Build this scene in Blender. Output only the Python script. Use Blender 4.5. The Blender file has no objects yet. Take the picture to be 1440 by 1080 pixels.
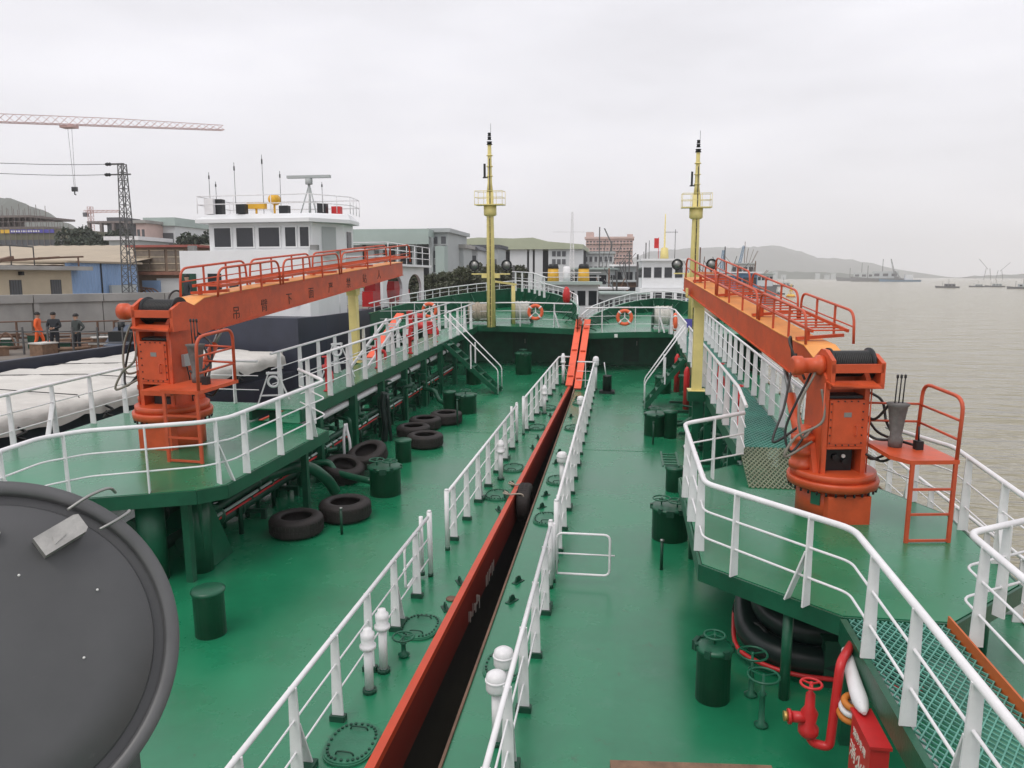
import bpy, math, random
from math import sin, cos, pi, radians, atan2, hypot
from mathutils import Vector as V, Matrix as M
random.seed(11)
sc = bpy.context.scene
COL = sc.collection

# ------------------------------------------------------------------ camera, sky, sun, exposure
CAM_Z = 6.8                      # eye height above the water
DECK_EYE = 5.3                   # eye height above the tankers' main decks
TRIM = radians(2.0)              # both ships sit slightly bow-up
LYAW = radians(-1.2)             # the neighbour ship lies a little toed-in
cam = bpy.data.cameras.new('camera')
cam.sensor_width = 36.0
cam.lens = 27.0
cam.clip_start = 0.05
cam.clip_end = 12000
camo = bpy.data.objects.new('camera', cam)
COL.objects.link(camo)
camo.location = (0, 0, CAM_Z)
camo.rotation_euler = (radians(82.0), 0, radians(8.24))
sc.camera = camo

SUN_EL, SUN_AZ = radians(58), radians(205)
world = bpy.data.worlds.new('World')
sc.world = world
world.use_nodes = True
nt = world.node_tree
nt.nodes.clear()
wo = nt.nodes.new('ShaderNodeOutputWorld')
bg = nt.nodes.new('ShaderNodeBackground')
sky = nt.nodes.new('ShaderNodeTexSky')
sky.sky_type = 'NISHITA'
sky.sun_disc = False
sky.sun_elevation = SUN_EL
sky.sun_rotation = SUN_AZ
sky.air_density = 1.0
sky.dust_density = 6.0
veil = nt.nodes.new('ShaderNodeMix')
veil.data_type = 'RGBA'
veil.inputs[0].default_value = 0.90                       # cloud deck hides nearly all of the blue
veil.inputs[7].default_value = (7.55, 7.45, 7.80, 1)
tc = nt.nodes.new('ShaderNodeTexCoord')
mp = nt.nodes.new('ShaderNodeMapping')
mp.inputs['Scale'].default_value = (1.6, 1.6, 6.0)
nz = nt.nodes.new('ShaderNodeTexNoise')
nz.inputs['Scale'].default_value = 1.7
nz.inputs['Detail'].default_value = 4
nz.inputs['Roughness'].default_value = 0.5
mr = nt.nodes.new('ShaderNodeMapRange')
mr.inputs[1].default_value = 0.3
mr.inputs[2].default_value = 0.72
mr.inputs[3].default_value = 0.90
mr.inputs[4].default_value = 1.10
mul = nt.nodes.new('ShaderNodeMix')
mul.data_type = 'RGBA'
mul.blend_type = 'MULTIPLY'
mul.inputs[0].default_value = 1.0
lk = nt.links.new
lk(sky.outputs[0], veil.inputs[6])
lk(tc.outputs['Generated'], mp.inputs['Vector'])
lk(mp.outputs[0], nz.inputs['Vector'])
lk(nz.outputs[0], mr.inputs[0])
lk(veil.outputs[2], mul.inputs[6])
lk(mr.outputs[0], mul.inputs[7])
lk(mul.outputs[2], bg.inputs[0])
bg.inputs[1].default_value = 0.136
lk(bg.outputs[0], wo.inputs[0])

sun = bpy.data.lights.new('sun', 'SUN')
sun.energy = 1.1
sun.angle = radians(25)
sun.color = (1.0, 0.96, 0.9)
suno = bpy.data.objects.new('sun', sun)
COL.objects.link(suno)
suno.rotation_euler = (radians(90) - SUN_EL, 0, radians(180) - SUN_AZ)

sc.view_settings.view_transform = 'Standard'
sc.view_settings.look = 'None'
sc.view_settings.exposure = 0.0
sc.view_settings.gamma = 1.0
sc.view_settings.use_curve_mapping = False
sc.render.engine = 'CYCLES'
cy = sc.cycles
cy.use_denoising = True
cy.max_bounces = 6
cy.diffuse_bounces = 3
cy.glossy_bounces = 3
cy.volume_bounces = 2
cy.use_adaptive_sampling = True

# ------------------------------------------------------------------ materials
MATS = {}
def mat(name, col, rough=0.5, metal=0.0, var=0.12, scale=2.0, rust=0.0, rustcol=(0.11, 0.045, 0.02), bump=0.0, bscale=30, spec=0.5, rvar=0.1, rscale=5.0, streak=0):
    m = bpy.data.materials.new(name)
    m.use_nodes = True
    t = m.node_tree
    b = t.nodes['Principled BSDF']
    b.inputs['Metallic'].default_value = metal
    b.inputs['Specular IOR Level'].default_value = spec
    g = t.nodes.new('ShaderNodeTexCoord')
    n = t.nodes.new('ShaderNodeTexNoise')
    n.inputs['Scale'].default_value = scale
    n.inputs['Detail'].default_value = 6
    n.inputs['Roughness'].default_value = 0.62
    L = t.links.new
    L(g.outputs['Object'], n.inputs['Vector'])
    r = t.nodes.new('ShaderNodeValToRGB')
    r.color_ramp.elements[0].position = 0.3
    r.color_ramp.elements[1].position = 0.7
    r.color_ramp.elements[0].color = tuple(c * (1 - var) for c in col) + (1,)
    r.color_ramp.elements[1].color = tuple(min(1, c * (1 + var)) for c in col) + (1,)
    L(n.outputs[0], r.inputs[0])
    out = r.outputs[0]
    if rust > 0:
        n2 = t.nodes.new('ShaderNodeTexNoise')
        n2.inputs['Scale'].default_value = rscale
        n2.inputs['Detail'].default_value = 8
        n2.inputs['Roughness'].default_value = 0.7
        if streak:
            sm_ = t.nodes.new('ShaderNodeMapping')
            sm_.inputs['Scale'].default_value = (1, 1, streak)
            L(g.outputs['Object'], sm_.inputs['Vector'])
            L(sm_.outputs[0], n2.inputs['Vector'])
        else:
            L(g.outputs['Object'], n2.inputs['Vector'])
        q = t.nodes.new('ShaderNodeMapRange')
        q.inputs[1].default_value = 0.72 - 0.3 * rust
        q.inputs[2].default_value = 0.80 - 0.22 * rust
        L(n2.outputs[0], q.inputs[0])
        x = t.nodes.new('ShaderNodeMix')
        x.data_type = 'RGBA'
        x.inputs[7].default_value = rustcol + (1,)
        L(q.outputs[0], x.inputs[0])
        L(out, x.inputs[6])
        out = x.outputs[2]
    L(out, b.inputs['Base Color'])
    rr = t.nodes.new('ShaderNodeMapRange')
    rr.inputs[3].default_value = max(0.03, rough - rvar)
    rr.inputs[4].default_value = min(1, rough + rvar)
    L(n.outputs[0], rr.inputs[0])
    L(rr.outputs[0], b.inputs['Roughness'])
    if bump > 0:
        n3 = t.nodes.new('ShaderNodeTexNoise')
        n3.inputs['Scale'].default_value = bscale
        n3.inputs['Detail'].default_value = 4
        L(g.outputs['Object'], n3.inputs['Vector'])
        bp = t.nodes.new('ShaderNodeBump')
        bp.inputs['Strength'].default_value = bump
        bp.inputs['Distance'].default_value = 0.02
        L(n3.outputs[0], bp.inputs['Height'])
        L(bp.outputs[0], b.inputs['Normal'])
    MATS[name] = m
    return m

DECK = mat('deck_paint', (0.0125, 0.178, 0.082), 0.26, var=0.22, scale=0.45, rust=0.12, spec=0.75, rustcol=(0.014, 0.095, 0.05), bump=0.16, bscale=2.2, rvar=0.17, rscale=1.1)
GREEN = mat('green_paint', (0.0065, 0.088, 0.044), 0.36, var=0.25, scale=2.5, rust=0.16, rustcol=(0.02, 0.04, 0.026), bump=0.15)
GREEND = mat('shaded_green_paint', (0.006, 0.055, 0.03), 0.45, var=0.3, scale=3, rust=0.25, rustcol=(0.03, 0.024, 0.018), bump=0.2)  # this and GREEN darkened to put the shade beneath platforms into the colour
WHITE = mat('white_paint', (0.78, 0.77, 0.78), 0.38, var=0.07, scale=5, rust=0.15, rustcol=(0.44, 0.37, 0.30), rscale=13)
WALL = mat('white_house_paint', (0.76, 0.77, 0.78), 0.5, var=0.05, scale=0.7, rust=0.16, rustcol=(0.52, 0.45, 0.36), rscale=2.2, streak=0.12)
ORANGE = mat('orange_paint', (0.56, 0.082, 0.024), 0.42, var=0.2, scale=2.5, rust=0.30, rustcol=(0.19, 0.034, 0.016), bump=0.12, rscale=7, streak=0.22)
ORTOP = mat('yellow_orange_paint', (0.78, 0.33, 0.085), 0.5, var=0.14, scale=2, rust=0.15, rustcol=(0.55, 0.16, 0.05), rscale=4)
ORRAIL = mat('orange_rail_paint', (0.54, 0.085, 0.034), 0.45, var=0.12, scale=5, rust=0.14)
GUNW = mat('red_orange_gunwale', (0.56, 0.062, 0.020), 0.38, var=0.1, scale=2, rust=0.12, rustcol=(0.3, 0.05, 0.03))
HULLRED = mat('red_hull_paint', (0.20, 0.018, 0.010), 0.5, var=0.15, scale=1.2, rust=0.25, rustcol=(0.1, 0.025, 0.016), rscale=3, streak=0.2)
BLACKH = mat('black_hull_paint', (0.012, 0.012, 0.013), 0.5, var=0.3, scale=1.2)
PLANK = mat('signal_orange_plank', (0.86, 0.13, 0.06), 0.5, var=0.1, scale=3, rust=0.1, rustcol=(0.5, 0.1, 0.06))
RUBBER = mat('rubber', (0.021, 0.016, 0.015), 0.68, var=0.45, scale=5, rust=0.25, rustcol=(0.05,0.038,0.032), bump=0.4, bscale=25)
BLACK = mat('black_rubber_fabric', (0.008, 0.018, 0.016), 0.38, var=0.3, scale=4, bump=0.15, bscale=12)
DARK = mat('dark_steel', (0.02, 0.022, 0.024), 0.45, metal=0.3, var=0.3)
HOSE = mat('hydraulic_hose', (0.018, 0.018, 0.018), 0.4, var=0.2)
HOSEG = mat('grey_beige_hose', (0.20, 0.18, 0.15), 0.55, var=0.2)
STEEL = mat('bare_steel', (0.30, 0.30, 0.29), 0.4, metal=0.8, var=0.2, rust=0.15)
GREYP = mat('grey_cover_paint', (0.078, 0.079, 0.082), 0.36, var=0.12, scale=5, rust=0.13, rustcol=(0.115, 0.115, 0.115), rscale=22, bump=0.10, bscale=5)
GREYR = mat('light_grey_rim_paint', (0.10, 0.101, 0.104), 0.4, var=0.14, scale=9, rust=0.1, rustcol=(0.06,0.057,0.054), rscale=12)
LATCH = mat('brushed_latch', (0.42, 0.41, 0.39), 0.4, metal=0.5, var=0.15, scale=20, bump=0.2, bscale=60)
YELLOW = mat('cream_yellow_paint', (0.78, 0.66, 0.26), 0.45, var=0.1, scale=3, rust=0.16, rustcol=(0.42, 0.27, 0.10))
YPOST = mat('pale_yellow_paint', (0.76, 0.64, 0.25), 0.45, var=0.08, scale=3, rust=0.08, rustcol=(0.5, 0.38, 0.15))
RED = mat('fire_red_paint', (0.56, 0.022, 0.024), 0.38, var=0.12, scale=4, rust=0.08)
BUOY = mat('lifebuoy_orange', (0.78, 0.13, 0.045), 0.5, var=0.08)
REFL = mat('reflective_tape', (0.72, 0.72, 0.7), 0.35, var=0.06)
WOOD = mat('weathered_timber', (0.20, 0.12, 0.075), 0.75, var=0.3, scale=6, bump=0.4)
ROPE = mat('beige_rope', (0.42, 0.36, 0.29), 0.85, var=0.25, scale=12, bump=0.6, bscale=40)
ROPEW = mat('white_rope', (0.62, 0.60, 0.56), 0.85, var=0.15, scale=12, bump=0.6, bscale=40)
TARP = mat('canvas_tarpaulin', (0.60, 0.58, 0.54), 0.85, var=0.14, scale=0.8, rust=0.22, rustcol=(0.40, 0.36, 0.30), bump=1.0, bscale=5, rscale=2.5)
NAVY = mat('navy_hull_paint', (0.035, 0.04, 0.062), 0.5, var=0.2, scale=1, rust=0.2, rustcol=(0.075, 0.06, 0.055), rscale=2.0, streak=0.15)
GLASSD = mat('dark_window_glass', (0.018, 0.02, 0.026), 0.08, var=0.2, scale=1, spec=0.6, rvar=0.02)
CONC = mat('concrete', (0.36, 0.35, 0.33), 0.85, var=0.2, scale=0.5, rust=0.22, rustcol=(0.2, 0.19, 0.17), bump=0.3, bscale=4, rscale=1.4, streak=0.3)
BEIGE = mat('beige_render', (0.52, 0.44, 0.32), 0.85, var=0.1, scale=0.5, rust=0.15, rustcol=(0.33, 0.28, 0.2), rscale=0.8)
ROOFB = mat('faded_beige_roofing', (0.42, 0.35, 0.26), 0.75, var=0.12, scale=0.3, rust=0.15, rustcol=(0.30, 0.22, 0.15))
BLUE = mat('blue_sheet_metal', (0.25, 0.38, 0.60), 0.5, var=0.1, scale=0.6, rust=0.1, rustcol=(0.3, 0.33, 0.4))
BROWNG = mat('brown_wall', (0.24, 0.17, 0.12), 0.7, var=0.2, scale=1)
GREYB = mat('grey_cladding', (0.42, 0.45, 0.45), 0.6, var=0.08, scale=0.3)
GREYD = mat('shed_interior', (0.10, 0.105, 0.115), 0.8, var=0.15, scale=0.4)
MINT = mat('pale_green_roofing', (0.38, 0.46, 0.43), 0.6, var=0.1, scale=0.2)
OLIVE = mat('olive_green_roofing', (0.40, 0.43, 0.31), 0.6, var=0.1, scale=0.2)
PALEW = mat('pale_wall', (0.62, 0.64, 0.65), 0.7, var=0.06, scale=0.3)
PINK = mat('pink_render', (0.60, 0.45, 0.41), 0.8, var=0.12, scale=0.3)
NET = mat('scaffold_netting', (0.155, 0.15, 0.105), 0.85, var=0.15, scale=0.25)
NETU = mat('scaffold_steel', (0.20, 0.17, 0.16), 0.7, var=0.2)
PYLON = mat('pylon_steel', (0.10, 0.10, 0.10), 0.6, var=0.2, rust=0.2)
CRANER = mat('pale_red_crane_paint', (0.55, 0.36, 0.34), 0.6, var=0.12)
RUSTY = mat('rusty_iron', (0.16, 0.09, 0.06), 0.8, var=0.35, scale=1.5)
LEAF = mat('dull_leaves', (0.060, 0.068, 0.034), 0.6, var=0.35, scale=0.6)
LEAF2 = mat('dark_leaves', (0.040, 0.055, 0.034), 0.6, var=0.35, scale=0.5)
BARK = mat('bark', (0.09, 0.07, 0.05), 0.9, var=0.3)
GROUND = mat('packed_ground', (0.24, 0.22, 0.19), 0.95, var=0.25, scale=0.05, rust=0.2, rustcol=(0.12, 0.11, 0.09), rscale=0.1)
HILL = mat('wooded_hill', (0.05, 0.065, 0.045), 0.95, var=0.35, scale=0.006)
SKIN = mat('skin', (0.42, 0.25, 0.17), 0.6, var=0.05)
HAIR = mat('black_hair', (0.012, 0.011, 0.01), 0.6, var=0.1)
COATO = mat('orange_coverall', (0.86, 0.14, 0.03), 0.8, var=0.1, scale=5)
COATD = mat('dark_jacket', (0.022, 0.026, 0.032), 0.8, var=0.2, scale=5)
COATG = mat('grey_green_jacket', (0.045, 0.055, 0.052), 0.8, var=0.2, scale=5)
TROU = mat('dark_trousers', (0.018, 0.02, 0.026), 0.8, var=0.2, scale=5)
FUNN = mat('funnel_yellow', (0.72, 0.40, 0.03), 0.5, var=0.1)
BLUEB = mat('blue_boat_paint', (0.10, 0.22, 0.36), 0.5, var=0.15, scale=0.5)
SHIPG = mat('grey_boat_paint', (0.17, 0.17, 0.18), 0.6, var=0.2, scale=0.4)
BUOYY = mat('buoy_yellow', (0.76, 0.46, 0.04), 0.5, var=0.1)
WHEELG = mat('hand_wheel_green', (0.012, 0.11, 0.06), 0.4, var=0.15)
TEAL = mat('teal_grating_paint', (0.07, 0.27, 0.21), 0.42, var=0.2, scale=1.5)
RAMPM = mat('worn_ramp_grating', (0.21, 0.24, 0.16), 0.6, var=0.2, scale=2)
LETTER = mat('black_lettering', (0.055, 0.025, 0.018), 0.7, var=0.3, scale=9)
LETW = mat('white_lettering', (0.72, 0.68, 0.6), 0.6, var=0.15, scale=9)
BANNER = mat('blue_banner_cloth', (0.10, 0.09, 0.38), 0.7, var=0.1)

def stain(m, scale, lo, hi, col, amt):          # a second, finer layer of marks worn into a paint
    t = m.node_tree; b = t.nodes['Principled BSDF']; src = b.inputs['Base Color'].links[0].from_socket
    g = t.nodes.new('ShaderNodeTexCoord'); n = t.nodes.new('ShaderNodeTexNoise'); n.inputs['Scale'].default_value = scale; n.inputs['Detail'].default_value = 9; n.inputs['Roughness'].default_value = 0.75
    t.links.new(g.outputs['Object'], n.inputs['Vector'])
    q = t.nodes.new('ShaderNodeMapRange'); q.inputs[1].default_value = lo; q.inputs[2].default_value = hi; q.inputs[4].default_value = amt
    t.links.new(n.outputs[0], q.inputs[0])
    x = t.nodes.new('ShaderNodeMix'); x.data_type = 'RGBA'; x.inputs[7].default_value = col + (1,)
    t.links.new(q.outputs[0], x.inputs[0]); t.links.new(src, x.inputs[6]); t.links.new(x.outputs[2], b.inputs['Base Color'])
stain(DECK, 3.5, 0.60, 0.70, (0.045, 0.055, 0.03), 0.55)
stain(DECK, 9.0, 0.66, 0.70, (0.09, 0.05, 0.025), 0.8)
stain(DECK, 1.3, 0.56, 0.72, (0.055, 0.19, 0.12), 0.5)
stain(GREYP, 5.0, 0.58, 0.72, (0.042, 0.041, 0.039), 0.6)
stain(GREYP, 40.0, 0.68, 0.71, (0.16, 0.16, 0.16), 0.5)
stain(ORANGE, 14.0, 0.64, 0.68, (0.10, 0.028, 0.014), 0.8)
stain(WHITE, 30.0, 0.66, 0.70, (0.30, 0.20, 0.12), 0.7)
stain(GREEN, 12.0, 0.64, 0.68, (0.05, 0.035, 0.02), 0.7)

# ------------------------------------------------------------------ mesh builder and scene helpers
class MB:
    def __init__(s):
        s.v = []; s.f = []; s.mi = []; s.sm = []
    def add(s, vs, fs, smooth=False, m=0):
        o = len(s.v)
        s.v.extend([tuple(p) for p in vs])
        for f in fs:
            s.f.append([i + o for i in f]); s.mi.append(m); s.sm.append(smooth)
        return s
    def box(s, x0, x1, y0, y1, z0, z1, m=0):
        return s.add([(x0,y0,z0),(x1,y0,z0),(x1,y1,z0),(x0,y1,z0),(x0,y0,z1),(x1,y0,z1),(x1,y1,z1),(x0,y1,z1)],
                     [(0,3,2,1),(4,5,6,7),(0,1,5,4),(1,2,6,5),(2,3,7,6),(3,0,4,7)], m=m)
    def bar(s, p, q, w, h=None, up=(0,0,1), m=0, w2=None, h2=None):
        p = V(p); q = V(q); h = h or w; w2 = w2 or w; h2 = h2 or h
        d = (q - p).normalized(); u = V(up)
        if abs(d.dot(u)) > 0.98: u = V((0,1,0))
        r = d.cross(u).normalized(); u = r.cross(d)
        vs = []
        for c, a, b in ((p, w, h), (q, w2, h2)):
            for i, j in ((-1,-1),(1,-1),(1,1),(-1,1)):
                vs.append(c + r*(a*i/2) + u*(b*j/2))
        return s.add(vs, [(0,1,2,3),(7,6,5,4),(0,4,5,1),(1,5,6,2),(2,6,7,3),(3,7,4,0)], m=m)
    def tube(s, pts, r, n=8, closed=False, m=0, caps=True, radii=None):
        P = [V(p) for p in pts]; k = len(P); vs = []
        t0 = None; nrm = None
        for i in range(k):
            if closed: t = P[(i+1) % k] - P[i-1]
            else: t = P[min(i+1,k-1)] - P[max(i-1,0)]
            t.normalize()
            if nrm is None:
                a = V((0,0,1)) if abs(t.z) < 0.9 else V((1,0,0))
                nrm = t.cross(a).normalized()
            else:
                nrm = (nrm - t*nrm.dot(t))
                if nrm.length < 1e-5: nrm = t.cross(V((0.3,0.5,0.8)))
                nrm.normalize()
            b = t.cross(nrm)
            sc_ = 1.0
            if 0 < i < k-1 and not closed:
                c = (P[i]-P[i-1]).normalized().dot((P[i+1]-P[i]).normalized())
                sc_ = 1/ max(0.6, math.sqrt(max(0.05,(1+c)/2)))
            rr = (radii[i] if radii else r)*sc_
            for j in range(n):
                an = 2*pi*j/n
                vs.append(P[i] + (nrm*cos(an) + b*sin(an))*rr)
        fs = []
        for i in range(k if closed else k-1):
            a = i*n; b_ = ((i+1) % k)*n
            for j in range(n):
                fs.append((a+j, a+(j+1)%n, b_+(j+1)%n, b_+j))
        s.add(vs, fs, True, m)
        if caps and not closed:
            o = len(s.v) - len(vs)
            s.f.append([o+j for j in reversed(range(n))]); s.mi.append(m); s.sm.append(False)
            s.f.append([o+(k-1)*n+j for j in range(n)]); s.mi.append(m); s.sm.append(False)
        return s
    def cyl(s, p, q, r, r2=None, n=16, m=0):
        r2 = r if r2 is None else r2
        return s.tube([p, q], r, n, m=m, radii=[r, r2])
    def lathe(s, prof, c=(0,0,0), n=20, axis='z', m=0, smooth=True):
        vs = []; k = len(prof)
        for (r, h) in prof:
            for j in range(n):
                a = 2*pi*j/n
                x, y, z = r*cos(a), r*sin(a), h
                if axis == 'x': x, y, z = h, r*cos(a), r*sin(a)
                if axis == 'y': x, y, z = r*sin(a), h, r*cos(a)
                vs.append((c[0]+x, c[1]+y, c[2]+z))
        fs = []
        for i in range(k-1):
            for j in range(n):
                fs.append((i*n+j, i*n+(j+1)%n, (i+1)*n+(j+1)%n, (i+1)*n+j))
        s.add(vs, fs, smooth, m)
        o = len(s.v) - len(vs)
        if prof[0][0] > 1e-4:
            s.f.append([o+j for j in reversed(range(n))]); s.mi.append(m); s.sm.append(False)
        if prof[-1][0] > 1e-4:
            s.f.append([o+(k-1)*n+j for j in range(n)]); s.mi.append(m); s.sm.append(False)
        return s
    def prism(s, poly, z0, z1, m=0):
        n = len(poly); 
        za = z0 if callable(z0) else (lambda x, y: z0)
        zb = z1 if callable(z1) else (lambda x, y: z1)
        vs = [(x,y,za(x,y)) for x,y in poly] + [(x,y,zb(x,y)) for x,y in poly]
        A = sum(poly[i][0]*poly[(i+1)%n][1]-poly[(i+1)%n][0]*poly[i][1] for i in range(n))
        idx = list(range(n))
        if A < 0: idx.reverse()
        fs = [tuple(reversed(idx)), tuple(n+i for i in idx)]
        for k in range(n):
            a, b = idx[k], idx[(k+1)%n]
            fs.append((a, b, n+b, n+a))
        return s.add(vs, fs, m=m)
    def sideprism(s, poly, x0, x1, m=0):      # polygon in (y, z), extruded along x
        n = len(poly)
        vs = [(x0,y,z) for y,z in poly] + [(x1,y,z) for y,z in poly]
        A = sum(poly[i][0]*poly[(i+1)%n][1]-poly[(i+1)%n][0]*poly[i][1] for i in range(n))
        idx = list(range(n))
        if A < 0: idx.reverse()
        fs = [tuple(reversed(idx)), tuple(n+i for i in idx)]
        for k in range(n):
            a, b = idx[k], idx[(k+1)%n]
            fs.append((a, b, n+b, n+a))
        return s.add(vs, fs, m=m)
    def torus(s, c, R, r, n=24, k=10, axis='z', m=0, flat=1.0):
        vs = []; fs = []
        for i in range(n):
            a = 2*pi*i/n
            for j in range(k):
                b = 2*pi*j/k
                d = R + r*cos(b); h = r*sin(b)*flat
                x, y, z = d*cos(a), d*sin(a), h
                if axis == 'x': x, y, z = h, d*cos(a), d*sin(a)
                if axis == 'y': x, y, z = d*cos(a), h, d*sin(a)
                vs.append((c[0]+x, c[1]+y, c[2]+z))
        for i in range(n):
            for j in range(k):
                fs.append((i*k+j, ((i+1)%n)*k+j, ((i+1)%n)*k+(j+1)%k, i*k+(j+1)%k))
        return s.add(vs, fs, True, m)
    def xf(s, mtx):
        s.v = [tuple(mtx @ V(p)) for p in s.v]
        return s
    def mesh(s, name, mats, base=(0,0,0)):
        me = bpy.data.meshes.new(name)
        bx, by, bz = base
        me.from_pydata([(x-bx, y-by, z-bz) for x,y,z in s.v], [], s.f)
        for m_ in (mats if isinstance(mats, (list, tuple)) else [mats]): me.materials.append(m_)
        me.polygons.foreach_set('material_index', s.mi)
        me.polygons.foreach_set('use_smooth', s.sm)
        me.update()
        return me

SHIP = None
AFLOAT = []                       # (object, which ship) for everything that rides on a trimmed hull
def _reg(o):
    if SHIP: AFLOAT.append((o, SHIP))
def tag(o, label=None, cat=None, group=None, kind=None):
    if label: o['label'] = label
    if cat: o['category'] = cat
    if group: o['group'] = group
    if kind: o['kind'] = kind
    return o
def thing(name, label, cat, loc=(0,0,0), group=None, rz=0.0):
    o = bpy.data.objects.new(name, None)
    o.empty_display_size = 0.2
    COL.objects.link(o)
    o.location = loc
    o.rotation_euler = (0, 0, rz)
    tag(o, label, cat, group)
    _reg(o)
    return o
def part(root, name, mb, m, base=(0,0,0), label=None, kind=None):
    me = mb.mesh(name, m, base) if isinstance(mb, MB) else mb
    o = bpy.data.objects.new(name, me)
    COL.objects.link(o)
    o.parent = root
    if label: o['label'] = label
    if kind: o['kind'] = kind
    return o
def solo(name, label, cat, mb, m, loc=(0,0,0), group=None, rz=0.0):
    o = bpy.data.objects.new(name, mb.mesh(name, m) if isinstance(mb, MB) else mb)
    COL.objects.link(o)
    o.location = loc
    o.rotation_euler = (0, 0, rz)
    tag(o, label, cat, group)
    _reg(o)
    return o
def struct(name, mb, m):
    o = bpy.data.objects.new(name, mb.mesh(name, m))
    COL.objects.link(o)
    o['kind'] = 'structure'
    _reg(o)
    return o
def dup(root, loc, label, rz=None, scale=None, group=None):
    def cp(o, par):
        c = o.copy(); COL.objects.link(c)
        if par: c.parent = par
        for ch in o.children: cp(ch, c)
        return c
    c = cp(root, None)
    c.location = loc
    if rz is not None: c.rotation_euler = (0, 0, rz)
    if scale: c.scale = (scale,)*3 if not isinstance(scale, tuple) else scale
    c['label'] = label
    if group: c['group'] = group
    _reg(c)
    return c
def smooth_path(pts, n=6, closed=False):
    P = [V(p) for p in pts]; k = len(P); out = []
    rng = range(k if closed else k-1)
    for i in rng:
        p0 = P[i-1] if (closed or i > 0) else P[0]
        p1 = P[i]; p2 = P[(i+1) % k]
        p3 = P[(i+2) % k] if (closed or i+2 < k) else P[k-1]
        for j in range(n):
            t = j/n
            out.append(0.5*((2*p1)+(p2-p0)*t+(2*p0-5*p1+4*p2-p3)*t*t+(3*p1-p0-3*p2+p3)*t**3))
    if not closed: out.append(P[-1])
    return out
def fillet(pts, r=0.12, n=4):
    P = [V(p) for p in pts]; out = [P[0]]
    for i in range(1, len(P)-1):
        a = P[i-1]-P[i]; b = P[i+1]-P[i]
        ra = min(r, a.length*0.45, b.length*0.45)
        s_ = P[i] + a.normalized()*ra; e = P[i] + b.normalized()*ra
        for j in range(n+1):
            t = j/n
            out.append((1-t)**2*s_ + 2*t*(1-t)*P[i] + t*t*e)
    out.append(P[-1])
    return out
DG = None
def text_mesh(txt, size, depth=0.004, m=None, align='LEFT'):
    cu = bpy.data.curves.new('lettering', 'FONT')
    cu.body = txt; cu.size = size; cu.extrude = depth; cu.align_x = align
    cu.resolution_u = 2
    o = bpy.data.objects.new('lettering', cu)
    COL.objects.link(o)
    dg = bpy.context.evaluated_depsgraph_get()
    me = bpy.data.meshes.new_from_object(o.evaluated_get(dg))
    COL.objects.unlink(o)
    bpy.data.objects.remove(o)
    bpy.data.curves.remove(cu)
    me.materials.clear()
    me.materials.append(m)
    return me

# ------------------------------------------------------------------ the two tankers
def offset_poly(poly, d):                 # shrink a counter-clockwise outline by d
    n = len(poly); out = []
    for i in range(n):
        a, b, c = V(poly[i-1]), V(poly[i]), V(poly[(i+1) % n])
        e1 = (b-a).normalized(); e2 = (c-b).normalized()
        n1 = V((-e1.y, e1.x)); n2 = V((-e2.y, e2.x))
        m_ = (n1+n2).normalized()
        out.append(tuple(b + m_*(d/max(0.35, m_.dot(n1)))))
    return out
def grating(mb, poly_x0, poly_x1, y0, y1, zf, pitch=0.075, w=0.013, h=0.022, slope=1.5):
    x0, x1 = poly_x0, poly_x1; W_ = (x1-x0)*slope
    k = y0 - W_
    while k < y1:
        for s_ in (1, -1):
            a = (x0, k) if s_ > 0 else (x1, k)
            b = (x1, k+W_) if s_ > 0 else (x0, k+W_)
            ta = max(0, (y0-a[1])/W_); tb = min(1, (y1-a[1])/W_)
            if tb - ta > 0.02:
                p = (a[0]+(b[0]-a[0])*ta, a[1]+W_*ta); q = (a[0]+(b[0]-a[0])*tb, a[1]+W_*tb)
                mb.bar((p[0], p[1], zf(p[1])-h/2 - (0.004 if s_ < 0 else 0)), (q[0], q[1], zf(q[1])-h/2 - (0.004 if s_ < 0 else 0)), w, h)
        k += pitch*2*slope/1.5

RHULL = [(-1.8,-6),(5.75,-6),(5.75,33),(5.45,36.5),(4.6,40),(3.4,43),(1.98,44.8),(0.5,43),(-0.6,40),(-1.45,36.5),(-1.8,33)]
LHULL = [(-11.8,-6),(-2.6,-6),(-2.6,32.5),(-2.95,36.5),(-3.9,40.3),(-5.3,43.4),(-7.2,45.6),(-9.1,43.4),(-10.5,40.3),(-11.45,36.5),(-11.8,32.5)]
RPLAT = [(1.02,9.45),(2.42,8.2),(3.56,8.2),(4.72,9.3),(4.86,11.8),(4.3,12.95),(3.25,14.1),(2.1,14.2),(1.02,13.2)]
LPLAT = [(-11.8,9.6),(-8.45,9.9),(-6.8,10.6),(-6.48,10.95),(-6.36,14.75),(-7.1,15.25),(-8.45,15.5),(-9.2,17.3),(-11.8,17.3)]

def bow_line(poly, i0, i1):
    return [poly[i % len(poly)] for i in range(i0, i1+1)]

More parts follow.
